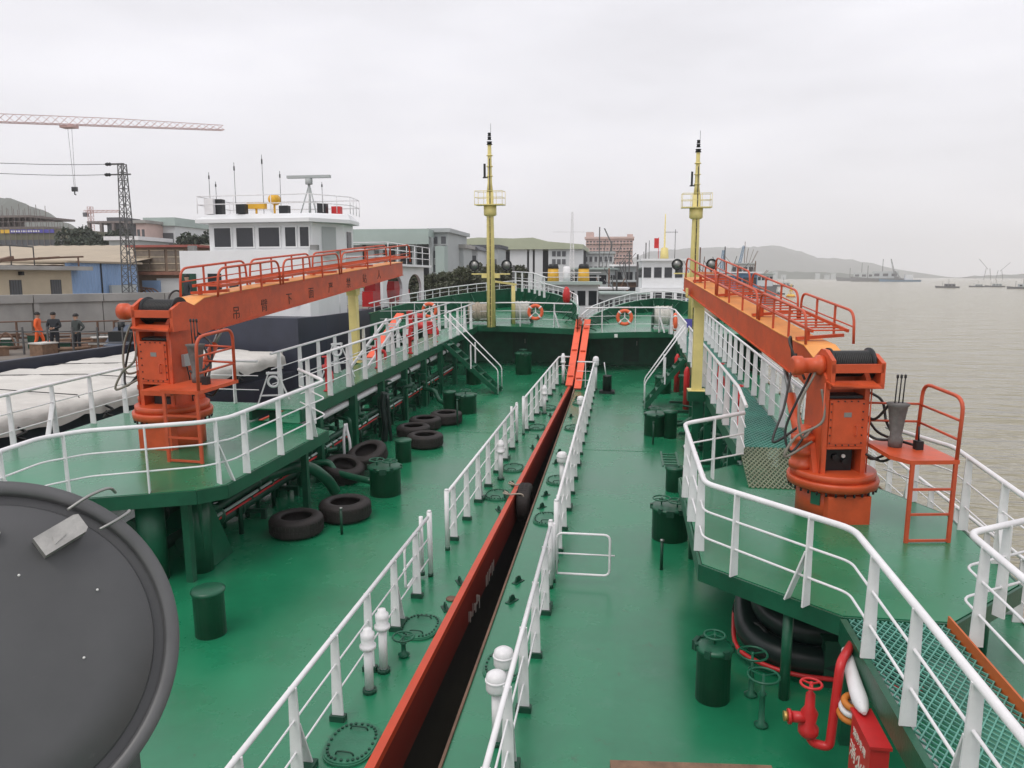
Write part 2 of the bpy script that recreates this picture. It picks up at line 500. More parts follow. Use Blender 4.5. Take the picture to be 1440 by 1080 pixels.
def ship(tagtxt, hull, fz, fy, hullmats, plat, pz, walk, walk_solid, edge_w, edge_m, bulw):
    S = thing('tanker_ship', tagtxt, 'ship', (sum(p[0] for p in hull)/len(hull), 14.0, 0.0))
    B = tuple(S.location)
    mb = MB().prism(hull, -1.9, -0.62, m=1).prism(hull, -0.62, -0.06, m=0)
    part(S, 'hull', mb, hullmats, B)
    part(S, 'main_deck', MB().prism(offset_poly(hull, edge_w), -0.05, 0.0), DECK, B)
    # gunwale strip round the deck edge
    mb = MB(); n = len(hull)
    for i in range(n):
        a = hull[i]; b = hull[(i+1) % n]
        ins = offset_poly(hull, edge_w)
        ai = ins[i]; bi = ins[(i+1) % n]
        z1 = 0.035
        mb.add([(*a,-0.06),(*b,-0.06),(*bi,-0.055),(*ai,-0.055),(*a,z1),(*b,z1),(*bi,z1),(*ai,z1)],
               [(0,1,5,4),(4,5,6,7),(2,3,7,6)])
    part(S, 'gunwale', mb, edge_m, B)
    # forecastle: raised deck, bulkhead, bulwark with stays
    cx = sum(p[0] for p in hull)/n
    fpts = [p for p in hull if p[1] > 32]
    x_lo = min(p[0] for p in fpts)+0.06; x_hi = max(p[0] for p in fpts)-0.06
    bowp = sorted([p for p in hull if p[1] > 34], key=lambda p: -p[0])
    front = [(x_lo + (x_hi-x_lo)*t, fy + 1.0*sin(pi*t)) for t in [i/8 for i in range(9)]]
    fpoly = front + [(p[0]-0.05*(1 if p[0] > cx else -1), p[1]-0.05) for p in bowp]
    part(S, 'forecastle_deck', MB().prism(fpoly, fz-0.04, fz), DECK, B)
    mb = MB()
    for i in range(8):
        a, b = front[i], front[i+1]
        mb.bar((a[0], a[1]-0.012, fz-0.13), (b[0], b[1]-0.012, fz-0.13), 0.03, 0.24)
    part(S, 'forecastle_edge', mb, GREEN, B)
    mb = MB().box(x_lo, x_hi, fy+3.0, fy+3.08, 0.0, fz-0.05)
    part(S, 'bulkhead', mb, GREEN, B)
    for k in range(2):
        xx = cx + (-1.6 if k else 1.6)
        d_ = part(S, 'door', MB().box(xx-0.35, xx+0.35, fy+2.95, fy+2.997, 0.15, fz-0.25), GREEND, B)
        part(d_, 'handle', MB().bar((xx+0.25, fy+2.92, 0.9), (xx+0.25, fy+2.92, 1.1), 0.03), STEEL, B)
    bl = sorted([p for p in hull if p[1] > 31], key=lambda p: p[0])
    curve = smooth_path([(p[0], p[1], 0) for p in bl], 4)
    topz = lambda y: fz + bulw + 0.035*max(0, y-33)
    mb = MB(); mc = MB()
    for a, b in zip(curve[:-1], curve[1:]):
        t_ = (b-a).normalized(); nr = V((-t_.y, t_.x, 0))*-0.03
        vs = []
        for p in (a, b):
            vs += [(p.x, p.y, 0.0), (p.x+nr.x, p.y+nr.y, 0.0), (p.x+nr.x, p.y+nr.y, topz(p.y)), (p.x, p.y, topz(p.y))]
        mb.add(vs, [(0,4,7,3),(1,2,6,5),(3,7,6,2)])
        mc.bar((a.x, a.y, topz(a.y)+0.012), (b.x, b.y, topz(b.y)+0.012), 0.13, 0.03)
    part(S, 'bulwark', mb, GREEN, B)
    part(S, 'cap_rail', mc, DECK, B)
    for a, b in zip(curve[1:-1:2], curve[2::2]):
        t_ = (b-a).normalized(); nr = V((t_.y, -t_.x, 0))
        if a.y < fy + 0.7: continue
        p = a + nr*0.05; q = a + nr*0.60
        part(S, 'bulwark_stay', MB().bar((p.x, p.y, topz(a.y)-0.1), (q.x, q.y, fz+0.02), 0.05, 0.05), GREEN, B)
    # crane platform
    ip = offset_poly(plat, 0.03)
    part(S, 'crane_platform', MB().prism(ip, pz-0.03, pz), DECK, B)
    mb = MB()
    for i in range(len(plat)):
        a = plat[i]; b = plat[(i+1) % len(plat)]
        mb.bar((*a, pz-0.115), (*b, pz-0.115), 0.03, 0.22)
    part(S, 'platform_edge', mb, GREEN, B)
    # walkway
    (wx0, wx1, wy0, wy1, wz) = walk
    mb = MB()
    for x in (wx0, wx1):
        mb.box(x-0.03, x+0.03, wy0, wy1, wz-0.27, wz-0.002)
    y = wy0+1.1
    while y < wy1:
        mb.box(wx0+0.03, wx1-0.03, y-0.03, y+0.03, wz-0.16, wz-0.04); y += 2.2
    part(S, 'walkway_frame', mb, GREEN, B)
    if walk_solid:
        part(S, 'walkway_plate', MB().box(wx0+0.03, wx1-0.03, wy0, wy1, wz-0.03, wz), DECK, B)
    else:
        mb = MB()
        grating(mb, wx0+0.03, wx1-0.03, wy0, wy1, lambda y: wz, pitch=0.075, w=0.018)
        part(S, 'grating', mb, TEAL, B, kind='stuff')
    y = wy0 + 1.0
    while y < wy1 - 1:
        for x in (wx0+0.05, wx1-0.05):
            part(S, 'pillar', MB().box(x-0.085, x+0.085, y-0.085, y+0.085, 0.0, wz-0.271), GREEN, B)
        y += 2.2
    return S, B

PCACHE = {}
def post_mesh(h, braced, ped):
    k = (round(h, 2), braced, ped)
    if k not in PCACHE:
        mb = MB()
        z0 = 0.07 if ped else 0.0
        w0, w1, t = (0.135, 0.085, 0.022) if h > 0.7 else (0.05, 0.035, 0.02)
        mb.add([(-w0/2,-t/2,z0),(w0/2,-t/2,z0),(w0/2,t/2,z0),(-w0/2,t/2,z0),(-w1/2,-t/2,h),(w1/2,-t/2,h),(w1/2,t/2,h),(-w1/2,t/2,h)],
               [(0,3,2,1),(4,5,6,7),(0,1,5,4),(1,2,6,5),(2,3,7,6),(3,0,4,7)])
        if braced:
            mb.bar((0, 0.012, h*0.62), (0, 0.24, z0), 0.11, 0.02, up=(0,1,0))
        if ped:
            if braced: mb.box(-0.09, 0.09, -0.05, 0.30, 0, z0-0.001, m=1)
            else: mb.box(-0.09, 0.09, -0.045, 0.045, 0, z0-0.001, m=1)
        PCACHE[k] = mb.mesh('post', [WHITE, GREEND])
    return PCACHE[k]
def railing(label, pts, group, h=1.05, mids=(0.34, 0.69), spacing=1.13, brace=3, ped=True, top_r=0.030, mid_r=0.0125, endpipes=(0,0), skip_posts=False):
    P = [V(p) for p in pts]
    root = thing('railing', label, 'railing', tuple(P[0]), group)
    B = tuple(P[0])
    up = V((0,0,h))
    part(root, 'top_rail', MB().tube(fillet([p+up for p in P], 0.16), top_r, 9), WHITE, B)
    for m_ in mids:
        part(root, 'mid_rail', MB().tube(fillet([p+V((0,0,m_)) for p in P], 0.12), mid_r, 6), WHITE, B)
    i = 0
    for a, b in zip(P[:-1], P[1:]):
        d = b-a; L_ = d.length
        n = max(1, round(L_/spacing))
        ang = atan2(d.y, d.x) - pi/2
        for k in range(n):
            t = (k+0.5)/n if L_ < 3 else (k+0.35)/n
            br = brace and (i % brace == brace-1)
            o = bpy.data.objects.new('post', post_mesh(h, bool(br), ped))
            COL.objects.link(o); o.parent = root
            o.location = a + d*t - P[0]
            o.rotation_euler = (0, 0, ang)
            i += 1
    for k, e in enumerate(endpipes):
        if e:
            p = P[0] if k == 0 else P[-1]
            q = P[1] if k == 0 else P[-2]
            p = p + (p-q).normalized()*0.10
            part(root, 'end_post', MB().cyl(p+V((0,0,0.06)), p+V((0,0,h+0.06)), 0.042, n=10).lathe([(0.042,0),(0.03,0.025),(0.0,0.034)], tuple(p+V((0,0,h+0.06))), 10)
                 .cyl(p, p+V((0,0,0.062)), 0.044, n=10, m=1), [WHITE, GREEND], B)
    return root

# ---- ship in whose bridge the camera stands
SHIP = 'R'
RS, RB = ship('green-decked tanker under the camera, with grated walkway on its starboard side', RHULL, 1.75, 32.6, [BLACKH, BLACKH],
              RPLAT, 1.35, (2.1, 3.18, 14.0, 33.2, 1.75), False, 0.03, RUSTY, 0.30)
part(RS, 'ramp', (lambda mb: (grating(mb, 2.13, 3.15, 12.75, 14.0, lambda y: 1.365+0.38*(y-12.75)/1.25, pitch=0.06, w=0.02), mb)[1])(MB()), RAMPM, RB, kind='stuff')
# gangway from the bridge to the crane platform
mb = MB()
grating(mb, 2.46, 3.46, 2.0, 8.17, lambda y: 1.345, pitch=0.062, w=0.012)
part(RS, 'gangway_grating', mb, mat('worn_grating_paint', (0.11, 0.33, 0.26), 0.45, var=0.25, scale=3), RB, kind='stuff')
part(RS, 'gangway_beam', MB().box(2.38, 2.45, 2.0, 8.16, 1.08, 1.345), GREEN, RB)
part(RS, 'kick_plate', MB().box(3.462, 3.482, 2.0, 8.16, 1.20, 1.45), mat('orange_kick_plate', (0.58, 0.13, 0.03), 0.45, var=0.12, rust=0.15), RB)
for y in (2.8, 5.2, 7.7):
    part(RS, 'gangway_bearer', MB().box(2.452, 3.46, y-0.03, y+0.03, 1.2, 1.318), GREEN, RB)
part(RS, 'pillar', MB().cyl((1.98,8.75,0),(1.98,8.75,1.13),0.06,n=10), GREEN, RB)
part(RS, 'pillar', MB().box(2.40,2.52,7.92,8.04,0,1.08), GREEN, RB)
part(RS, 'pillar', MB().cyl((1.25,12.9,0),(1.25,12.9,1.13),0.06,n=10), GREEN, RB)
part(RS, 'pillar', MB().cyl((4.5,9.6,0),(4.5,9.6,1.13),0.06,n=10), GREEN, RB)
part(RS, 'crane_pedestal', MB().cyl((3.15,11.7,0),(3.15,11.7,1.3),0.42,n=24), GREEN, RB)
part(RS, 'deck_seam', MB().box(-0.010,0.010,2,32,0.001,0.004), DECK, RB)
part(RS, 'deck_seam', MB().box(-1.06,5.6,19.99,20.015,0.001,0.006), DECK, RB)
part(RS, 'bridge_floor', MB().box(-1.6,3.6,-2.0,0.42,3.55,3.65), DECK, RB)
part(RS, 'bridge_front', MB().box(-1.6,3.6,-2.0,-1.92,0.0,3.54), WALL, RB)

G = 'white railings of the tanker under the camera'
railing('white railing along the gap on the near tanker, nearest the camera, up to the gate', [(-1.06,4.0,0),(-1.06,11.3,0)], G, endpipes=(0,1))
railing('white railing along the gap on the near tanker, beyond the gate up to the planks', [(-1.06,12.5,0),(-1.06,29.0,0),(-1.72,29.05,0)], G, endpipes=(1,0))
railing('white railing round the inner side of the gangway and near crane platform', [(2.42,2.6,1.35),(2.42,8.05,1.35),(1.05,9.5,1.35),(1.05,12.85,1.35),(2.05,13.05,1.52)], G, top_r=0.036, mid_r=0.015, ped=False)
railing('white railing on the inboard edge of the grated walkway behind the yellow post', [(2.08,13.1,1.62),(2.1,14.2,1.75),(2.1,25.3,1.75)], G, ped=False)
railing('short white railing on the grated walkway between stairs and forecastle', [(2.1,26.4,1.75),(2.1,32.3,1.75),(1.9,33.0,1.75)], G, ped=False)
railing('white railing on the outboard edge of the grated walkway under the crane boom', [(3.18,14.1,1.75),(3.18,33.4,1.75)], G, brace=4, ped=False)
railing('white railing on the outer edge of the crane platform above the sea', [(4.3,13.0,1.35),(4.84,11.75,1.35),(4.7,9.35,1.35),(4.7,3.0,1.35)], G, top_r=0.034, ped=False)
railing('white railing with a hairpin corner beside the orange kick plate of the gangway', [(4.6,8.75,1.35),(3.56,8.1,1.35),(3.52,2.6,1.35)], G, top_r=0.036, mid_r=0.015, ped=False)
railing('low white railing on the tanker hull edge outside the crane platform', [(5.66,3.0,0),(5.66,33.0,0)], G, h=0.95, brace=4, ped=False)
railing('white railing across the forecastle edge behind the lifebuoy, right of the planks', [(-1.62,32.85,1.75),(-0.2,33.35,1.75),(1.2,33.45,1.75),(1.85,33.1,1.75)], G, ped=False)
railing('thin white rail on the bow bulwark of the tanker with grated walkway', [(p[0],p[1],2.08+0.035*(p[1]-33)) for p in
        [(-1.8,33),(-1.45,36.5),(-0.6,40),(0.5,43),(1.98,44.8),(3.4,43),(4.6,40),(5.45,36.5),(5.75,33)]], G, h=0.42, mids=(0.2,), spacing=0.85, brace=0, ped=False, top_r=0.028)

# ---- ship alongside
SHIP = 'L'
LS, LB = ship('green-decked tanker lying alongside, tyres lying on its deck', LHULL, 1.9, 32.9, [HULLRED, BLACKH],
              LPLAT, 1.6, (-8.38, -7.2, 15.3, 33.6, 1.9), True, 0.10, GUNW, 0.62)
for x, y in ((-7.1,10.75),(-6.7,14.3),(-11.4,10.2),(-11.4,16.8)):
    part(LS, 'pillar', MB().box(x-0.06,x+0.06,y-0.06,y+0.06,0,1.38), GREEN, LB)
part(LS, 'crane_pedestal', MB().cyl((-8.95,13.4,0),(-8.95,13.4,1.55),0.55,n=24), GREEN, LB)
part(LS, 'pillar', MB().cyl((-7.75,10.75,0),(-7.75,10.75,1.38),0.22,n=18), GREEN, LB)
part(LS, 'pillar', MB().cyl((-7.2,11.2,0),(-7.2,11.2,1.38),0.2,n=18), GREEN, LB)
part(LS, 'bracket_plate', MB().sideprism([(11.25,1.38),(11.95,0.02),(11.1,0.02),(11.0,1.38)], -7.08, -7.04), GREEN, LB)
part(LS, 'deck_seam', MB().box(-11.6,-2.8,21.5,21.525,0.001,0.006), DECK, LB)
G = 'white railings of the tanker alongside'
railing('white railing along the gap on the far tanker, nearest the searchlight', [(-3.3,4.0,0),(-3.3,11.42,0)], G, endpipes=(0,1))
railing('white railing along the gap on the far tanker, middle length between tall pipes', [(-3.3,12.75,0),(-3.3,20.4,0)], G, endpipes=(1,1))
railing('white railing along the gap on the far tanker, farthest length ending at the planks', [(-3.25,21.5,0),(-3.15,30.3,0),(-2.72,30.35,0)], G, endpipes=(1,0))
railing('white railing round the inner side of the far crane platform', [(-8.35,6.0,1.6),(-8.5,9.5,1.6),(-8.17,10.02,1.6),(-6.76,10.78,1.6),(-6.5,11.2,1.6),(-6.38,14.72,1.6),(-7.15,15.2,1.75)], G, top_r=0.036, mid_r=0.015, ped=False)
railing('white railing on the inboard edge of the solid walkway above the pipes', [(-7.2,15.35,1.9),(-7.2,27.2,1.9)], G, ped=False)
railing('white railing on the inboard edge of the solid walkway between stairs and forecastle', [(-7.2,28.3,1.9),(-7.2,33.2,1.9)], G, ped=False)
railing('white railing on the outboard edge of the solid walkway by the yellow boom rest', [(-8.38,16.4,1.9),(-8.38,33.4,1.9)], G, brace=4, ped=False)
railing('white railing on the outer edge of the far crane platform beside the tarpaulins', [(-9.15,17.2,1.6),(-11.7,17.2,1.6),(-11.75,9.6,1.6),(-11.75,4.0,1.6)], G, top_r=0.034, ped=False)
railing('white railing across the forecastle edge with a lifebuoy, left of the planks', [(-7.0,33.35,1.9),(-6.0,33.7,1.9),(-4.5,33.72,1.9),(-2.9,33.2,1.9)], G, ped=False)
railing('white railing on the forecastle edge outboard of the walkway, lifebuoy on it', [(-7.35,33.6,1.9),(-9.5,33.5,1.9),(-11.5,33.0,1.9)], G, ped=False)
railing('thin white rail on top of the bow bulwark of the tanker alongside', [(p[0],p[1],2.57+0.035*(p[1]-33)) for p in
        [(-2.6,32.5),(-2.95,36.5),(-3.9,40.3),(-5.3,43.4),(-7.2,45.6),(-9.1,43.4),(-10.5,40.3),(-11.45,36.5),(-11.8,32.5)]], G, h=0.42, mids=(0.2,), spacing=0.85, brace=0, ped=False, top_r=0.028)
railing('tall white railing with a slanting end at the stem of the tanker alongside', [(-7.4,44.6,2.9),(-5.9,42.4,2.9),(-4.9,40.6,2.7)], G, h=1.1, mids=(0.4,0.75), spacing=0.8, brace=0, ped=False)

# ------------------------------------------------------------------ deck cranes
def deck_crane(label, loc, yaw, s, txt=None, group='orange deck cranes', BL=8.75, rise=0.128, sx=0.0, sy=0.0, tiph=0.30):
    C = thing('deck_crane', label, 'crane', loc, group, rz=yaw)
    def P(name, mb, m, par=None, **k):
        mb.v = [(x*s, y*s, z*s) for x, y, z in mb.v]
        return part(par or C, name, mb, m, **k)
    b = P('base', MB().cyl((0,0,0),(0,0,0.5),0.5,n=32).box(-0.28,0.34,-0.56,-0.40,0.0,0.42), ORANGE)
    P('name_plate', MB().box(-0.07,0.07,-0.515,-0.498,0.24,0.42).xf(M.Rotation(radians(-48),4,'Z')), WHEELG, b)
    fl = MB().lathe([(0.52,0.46),(0.64,0.48),(0.65,0.57),(0.64,0.60)], n=40).lathe([(0.60,0.60),(0.60,0.70),(0.58,0.71)], n=40)
    f = P('slewing_flange', fl, ORANGE)
    mb = MB()
    for i in range(30):
        a = 2*pi*i/30
        mb.cyl((0.615*cos(a),0.615*sin(a),0.42),(0.615*cos(a),0.615*sin(a),0.48),0.016,n=6)
    P('bolt', mb, DARK, f, kind='stuff')
    side = [(-0.36,0.70),(0.50,0.70),(0.34,1.1),(0.30,1.95),(0.2,2.22),(-0.22,2.22),(-0.34,2.1),(-0.36,1.0)]
    for x in (-0.34, 0.24):
        P('side_plate', MB().sideprism(side, x, x+0.07), ORANGE)
    P('gusset', MB().sideprism([(-0.3,0.71),(0.46,0.71),(0.3,1.15),(-0.1,1.15)], -0.42,-0.342), ORANGE)
    P('back_plate', MB().box(-0.268,0.238,0.24,0.28,0.72,2.0), ORANGE)
    P('opening_shade_box', MB().box(-0.2,0.18,-0.2,0.1,0.71,1.08).cyl((-0.08,-0.26,0.92),(-0.08,-0.2,0.92),0.05,n=10).cyl((0.06,-0.27,0.86),(0.06,-0.2,0.86),0.04,n=10), DARK)  # dark box with stub fittings, shade inside the lower opening put into colour
    P('gauge', MB().cyl((0.02,-0.285,0.95),(0.02,-0.26,0.95),0.028,n=12), REFL)
    cv = P('cover_panel', MB().box(-0.262,0.236,-0.37,-0.30,1.12,1.80).box(-0.22,0.20,-0.378,-0.371,1.16,1.76), ORANGE)
    P('rib', MB().box(-0.27,0.24,-0.385,-0.35,1.08,1.115), ORANGE, cv)
    mb = MB()
    for k in range(6):
        for x in (-0.243, 0.217): mb.cyl((x,-0.37,1.17+k*0.115),(x,-0.382,1.17+k*0.115),0.011,n=6)
    for k in range(4):
        for z in (1.138, 1.782): mb.cyl((-0.15+k*0.095,-0.37,z),(-0.15+k*0.095,-0.382,z),0.011,n=6)
    P('bolt', mb, DARK, cv, kind='stuff')
    P('data_plate', MB().box(-0.06,0.05,-0.382,-0.378,1.55,1.62), STEEL, cv)
    P('grab_handle', MB().tube(fillet([(0.12,-0.378,1.28),(0.12,-0.43,1.28),(0.12,-0.43,1.42),(0.12,-0.378,1.42)],0.02,3),0.009,6), ORRAIL, cv)
    for x in (-0.352, 0.322):
        P('weld_bead', MB().tube([(x+(0.0 if x > 0 else 0.0),-0.365,0.72),(x,-0.365,2.05)],0.011,5), ORANGE)
    P('lifting_eye', MB().torus((-0.305,0.05,2.27),0.06,0.018,12,6,'x'), ORANGE)
    P('junction_box', MB().box(0.312,0.37,-0.1,0.12,1.35,1.55), GREYB)
    P('cable', MB().tube(smooth_path([(0.33,0.0,1.36),(0.36,0.02,1.1),(0.33,0.1,0.72)],5),0.012,5), HOSE)
    P('recess_shade_shelf', MB().box(-0.265,0.235,-0.30,0.22,1.81,1.85), DARK)  # dark plate closing the upper recess, its shade put into the colour
    P('hood', MB().add([(-0.34,-0.36,2.06),(0.33,-0.36,2.06),(0.40,-0.50,1.98),(-0.30,-0.50,2.02),(-0.34,-0.36,2.08),(0.33,-0.36,2.08),(0.40,-0.50,2.0),(-0.30,-0.50,2.04)],
      [(3,2,1,0),(4,5,6,7),(0,1,5,4),(1,2,6,5),(2,3,7,6),(3,0,4,7)]), ORANGE)
    # winch on top
    w = P('winch_drum', MB().lathe([(0.23,-0.24),(0.23,-0.21),(0.17,-0.209),(0.17,0.35),(0.23,0.351),(0.23,0.38)], (0,-0.12,2.29), 28, 'x'), DARK)
    mb = MB()
    for i in range(20):
        mb.torus((-0.19+i*0.027,-0.12,2.29), 0.178, 0.013, 24, 6, 'x')
    P('wire', mb, HOSE, w, kind='stuff')
    fr = MB().box(-0.30,0.44,-0.44,-0.37,2.20,2.32).box(-0.30,0.44,-0.44,-0.37,1.97,2.04)
    fr.sideprism([(-0.44,1.97),(0.12,1.97),(0.16,2.36),(-0.05,2.5),(-0.2,2.5),(-0.44,2.38)], -0.31, -0.25)
    fr.sideprism([(-0.44,1.97),(0.12,1.97),(0.16,2.36),(-0.05,2.44),(-0.2,2.44),(-0.44,2.34)], 0.40, 0.46)
    P('winch_frame', fr, ORANGE)
    P('winch_motor', MB().lathe([(0.10,-0.76),(0.14,-0.74),(0.14,-0.62),(0.11,-0.60),(0.11,-0.42),(0.15,-0.40),(0.15,-0.315)], (0,-0.14,2.27), 18, 'x'), ORANGE)
    # slewing motor with its hoses
    m_ = P('slewing_motor', MB().lathe([(0.19,0.71),(0.19,0.80),(0.165,0.81),(0.165,0.92),(0.185,0.93),(0.185,1.00),(0.16,1.01),(0.16,1.12),(0.18,1.13),(0.18,1.2),(0.10,1.22),(0.10,1.34)], (-0.46,0.02,0), 20), ORANGE)
    hoses = [[(-0.46,-0.1,1.28),(-0.72,-0.2,1.0),(-0.78,-0.1,1.35),(-0.5,-0.1,2.05),(-0.34,0.1,2.2)],
             [(-0.4,-0.1,1.3),(-0.62,-0.3,1.25),(-0.66,-0.25,1.7),(-0.45,-0.2,2.15),(-0.33,0.05,2.28)],
             [(-0.52,0.1,1.3),(-0.85,0.2,1.05),(-0.6,0.5,1.5),(-0.42,0.8,1.9),(-0.3,0.9,2.3)],
             [(-0.42,-0.2,1.15),(-0.85,-0.3,0.95),(-0.7,-0.3,1.25),(-0.36,-0.38,1.5),(-0.37,-0.3,1.95)],
             [(-0.3,0.5,1.95),(-0.46,0.75,2.45),(-0.38,0.95,2.55),(-0.3,1.05,2.2)]]
    for i_, h_ in enumerate(hoses):
        P('hose', MB().tube(smooth_path(h_, 7), 0.019, 7), HOSEG if i_ % 2 else HOSE)
    # boom: box section with a cranked heel, yellow top plate, walkway and hoops
    low = lambda y: 1.80 + (y-0.2)*rise
    prof = [(-0.02,1.78),(0.5,1.80),(1.0,low(1.0)+0.02),(BL,low(BL)),(BL,low(BL)+tiph),(1.75,2.50),(0.75,2.44),(0.35,2.30),(-0.02,2.15)]
    P('boom', MB().sideprism(prof, -0.235, 0.235), ORANGE)
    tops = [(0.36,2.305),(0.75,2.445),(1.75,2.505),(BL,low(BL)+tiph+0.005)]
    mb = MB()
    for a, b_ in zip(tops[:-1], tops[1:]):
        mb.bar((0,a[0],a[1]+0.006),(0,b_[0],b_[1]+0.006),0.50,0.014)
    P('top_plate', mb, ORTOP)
    lowf = MB().bar((0,1.0,low(1.0)+0.008),(0,BL,low(BL)-0.008),0.52,0.02)
    P('bottom_flange', lowf, ORANGE)
    def top(y):
        for a, b_ in zip(tops[:-1], tops[1:]):
            if y <= b_[0]: return a[1]+(b_[1]-a[1])*(y-a[0])/(b_[0]-a[0])
        return tops[-1][1]
    mb = MB()
    for x in (-0.06, 0.50):
        mb.bar((x,0.9,top(0.9)+0.20),(x,BL-0.1,top(BL)+0.17),0.035,0.05)
    ld = P('catwalk', mb, ORANGE)
    y = 1.0
    while y < BL-0.2:
        P('rung', MB().bar((-0.042,y,top(y)+0.195),(0.482,y,top(y)+0.195),0.05,0.022), ORANGE, ld)
        y += 0.27
    for y in (1.1, 3.3, 5.6, 7.8):
        P('bracket', MB().bar((-0.235,y,top(y)+0.05),(0.52,y,top(y)+0.10),0.07,0.05).bar((-0.06,y,top(y)+0.02),(-0.06,y,top(y)+0.18),0.06,0.06), ORANGE, ld)
    for x in (-0.22, 0.53):
        for (a, b_) in ((0.75,2.95),(3.05,5.75),(5.85,BL-0.12)):
            hh = 0.52
            pth = [(x,a,top(a)+0.02),(x,a+0.05,top(a)+hh),(x,b_-0.05,top(b_)+hh),(x,b_,top(b_)+0.02)]
            hp = P('hoop_rail', MB().tube(fillet(pth,0.2,5),0.022,8).tube([(x,a+0.03,top(a)+0.28),(x,b_-0.03,top(b_)+0.28)],0.012,6), ORRAIL)
            for k in range(1, 3):
                t = a+(b_-a)*k/3
                P('stanchion', MB().bar((x,t,top(t)+0.01),(x,t,top(t)+hh),0.035,0.02), ORRAIL, hp)
    # luffing cylinder
    cyl = P('luffing_cylinder', MB().cyl((-0.14,0.80,0.72),(-0.12,1.50,1.52),0.085,n=14).cyl((-0.14,0.74,0.66),(-0.14,0.86,0.79),0.11,n=12), ORANGE)
    P('rod', MB().cyl((-0.12,1.50,1.52),(-0.10,1.86,1.93),0.045,n=10), STEEL, cyl)
    # operator's stand
    st_ = M.Translation((sx,sy,0))
    P0 = P
    def P(name, mb, m, par=None, **k): return P0(name, mb.xf(st_), m, par, **k)
    if sx: P('stand_bracket', MB().box(-0.05,0.5,-1.1,-0.4,1.02,1.10), ORANGE)
    st = P('operator_stand', MB().prism([(0.32,-1.0),(0.46,-1.28),(1.12,-1.28),(1.12,-0.18),(0.36,-0.18)],1.10,1.155), ORANGE)
    for x in (0.5, 1.08):
        P('ladder_leg', MB().bar((x,-1.26,0),(x,-1.26,1.10),0.05,0.035), ORRAIL, st)
    for z in (0.03,0.40,0.75):
        P('rung', MB().bar((0.525,-1.26,z),(1.055,-1.26,z),0.03,0.03), ORRAIL, st)
    P('guard_hoop', MB().tube(fillet([(1.10,-1.24,1.156),(1.12,-1.24,1.98),(1.12,-0.26,2.02),(1.10,-0.24,1.156)],0.2,5),0.026,8), ORRAIL, st)
    for z in (1.42, 1.68):
        P('guard_rail', MB().tube([(1.11,-1.23,z),(1.11,-0.25,z+0.02)],0.018,6).tube([(0.3,-0.22,z+0.05),(1.10,-0.25,z+0.03)],0.018,6), ORRAIL, st)
    cs = P('control_stand', MB().lathe([(0.09,1.16),(0.10,1.28),(0.075,1.32),(0.11,1.6),(0.13,1.74),(0.16,1.78),(0.0,1.79)], (0.62,-0.55,0), 12), mat('canvas_grey_hood', (0.13,0.125,0.12), 0.8, var=0.3, scale=9, bump=0.5) if 'canvas_grey_hood' not in MATS else MATS['canvas_grey_hood'])
    for i in range(3):
        P('lever', MB().tube([(0.57+i*0.055,-0.55,1.79),(0.575+i*0.055,-0.56,2.15)],0.009,6).lathe([(0.0,2.13),(0.018,2.15),(0.018,2.19),(0.0,2.2)],(0.575+i*0.055,-0.56,0),8), HOSE, cs)
    P('pedal_box', MB().box(0.82,0.92,-0.75,-0.65,1.156,1.28).cyl((0.87,-0.7,1.28),(0.87,-0.68,1.48),0.012,n=6), DARK, st)
    for k, h_ in enumerate([[(0.31,-0.3,1.3),(0.45,-0.35,1.22),(0.6,-0.5,1.24)],[(0.31,-0.35,1.0),(0.5,-0.5,0.93),(0.75,-0.5,1.1)],[(0.31,-0.1,1.6),(0.42,-0.3,1.5),(0.52,-0.5,1.76)],
                           [(0.3,-0.25,1.05),(0.55,-0.1,0.85),(0.85,-0.3,1.09)],[(0.31,0.0,1.9),(0.6,-0.1,1.75),(0.65,-0.2,1.45),(0.62,-0.5,1.3)],[(0.31,0.1,1.7),(0.5,0.0,1.4),(0.6,-0.2,1.25),(0.85,-0.65,1.2)]]):
        P('hose', MB().tube(smooth_path(h_,7),0.02,7), HOSE)
    if txt:
        n = len(txt)
        for i, ch in enumerate(txt):
            me = text_mesh(ch, 0.27*s, 0.002, LETTER, 'CENTER')
            y = 1.75 + i*(BL-2.6)/n
            o = part(C, 'character', me, None)
            o.rotation_euler = (pi/2, 0, pi/2)
            o.location = (0.238*s, y*s, (low(y)+0.10)*s)
            o.rotation_euler = (M.Rotation(pi/2,4,'Z') @ M.Rotation(pi/2,4,'X')).to_euler()
    return C
SHIP = 'R'
deck_crane('orange deck crane on the platform above the grated walkway, levers under a grey hood', (3.15,11.7,1.35), radians(9.2), 1.0)
SHIP = 'L'
deck_crane('orange deck crane with dark characters along its boom, on the platform beside the tarpaulins', (-8.95,13.4,1.6), radians(-3.0), 1.13, '吊臂下面严禁站人', BL=10.8, rise=0.068, tiph=0.37, sx=0.22, sy=0.1)

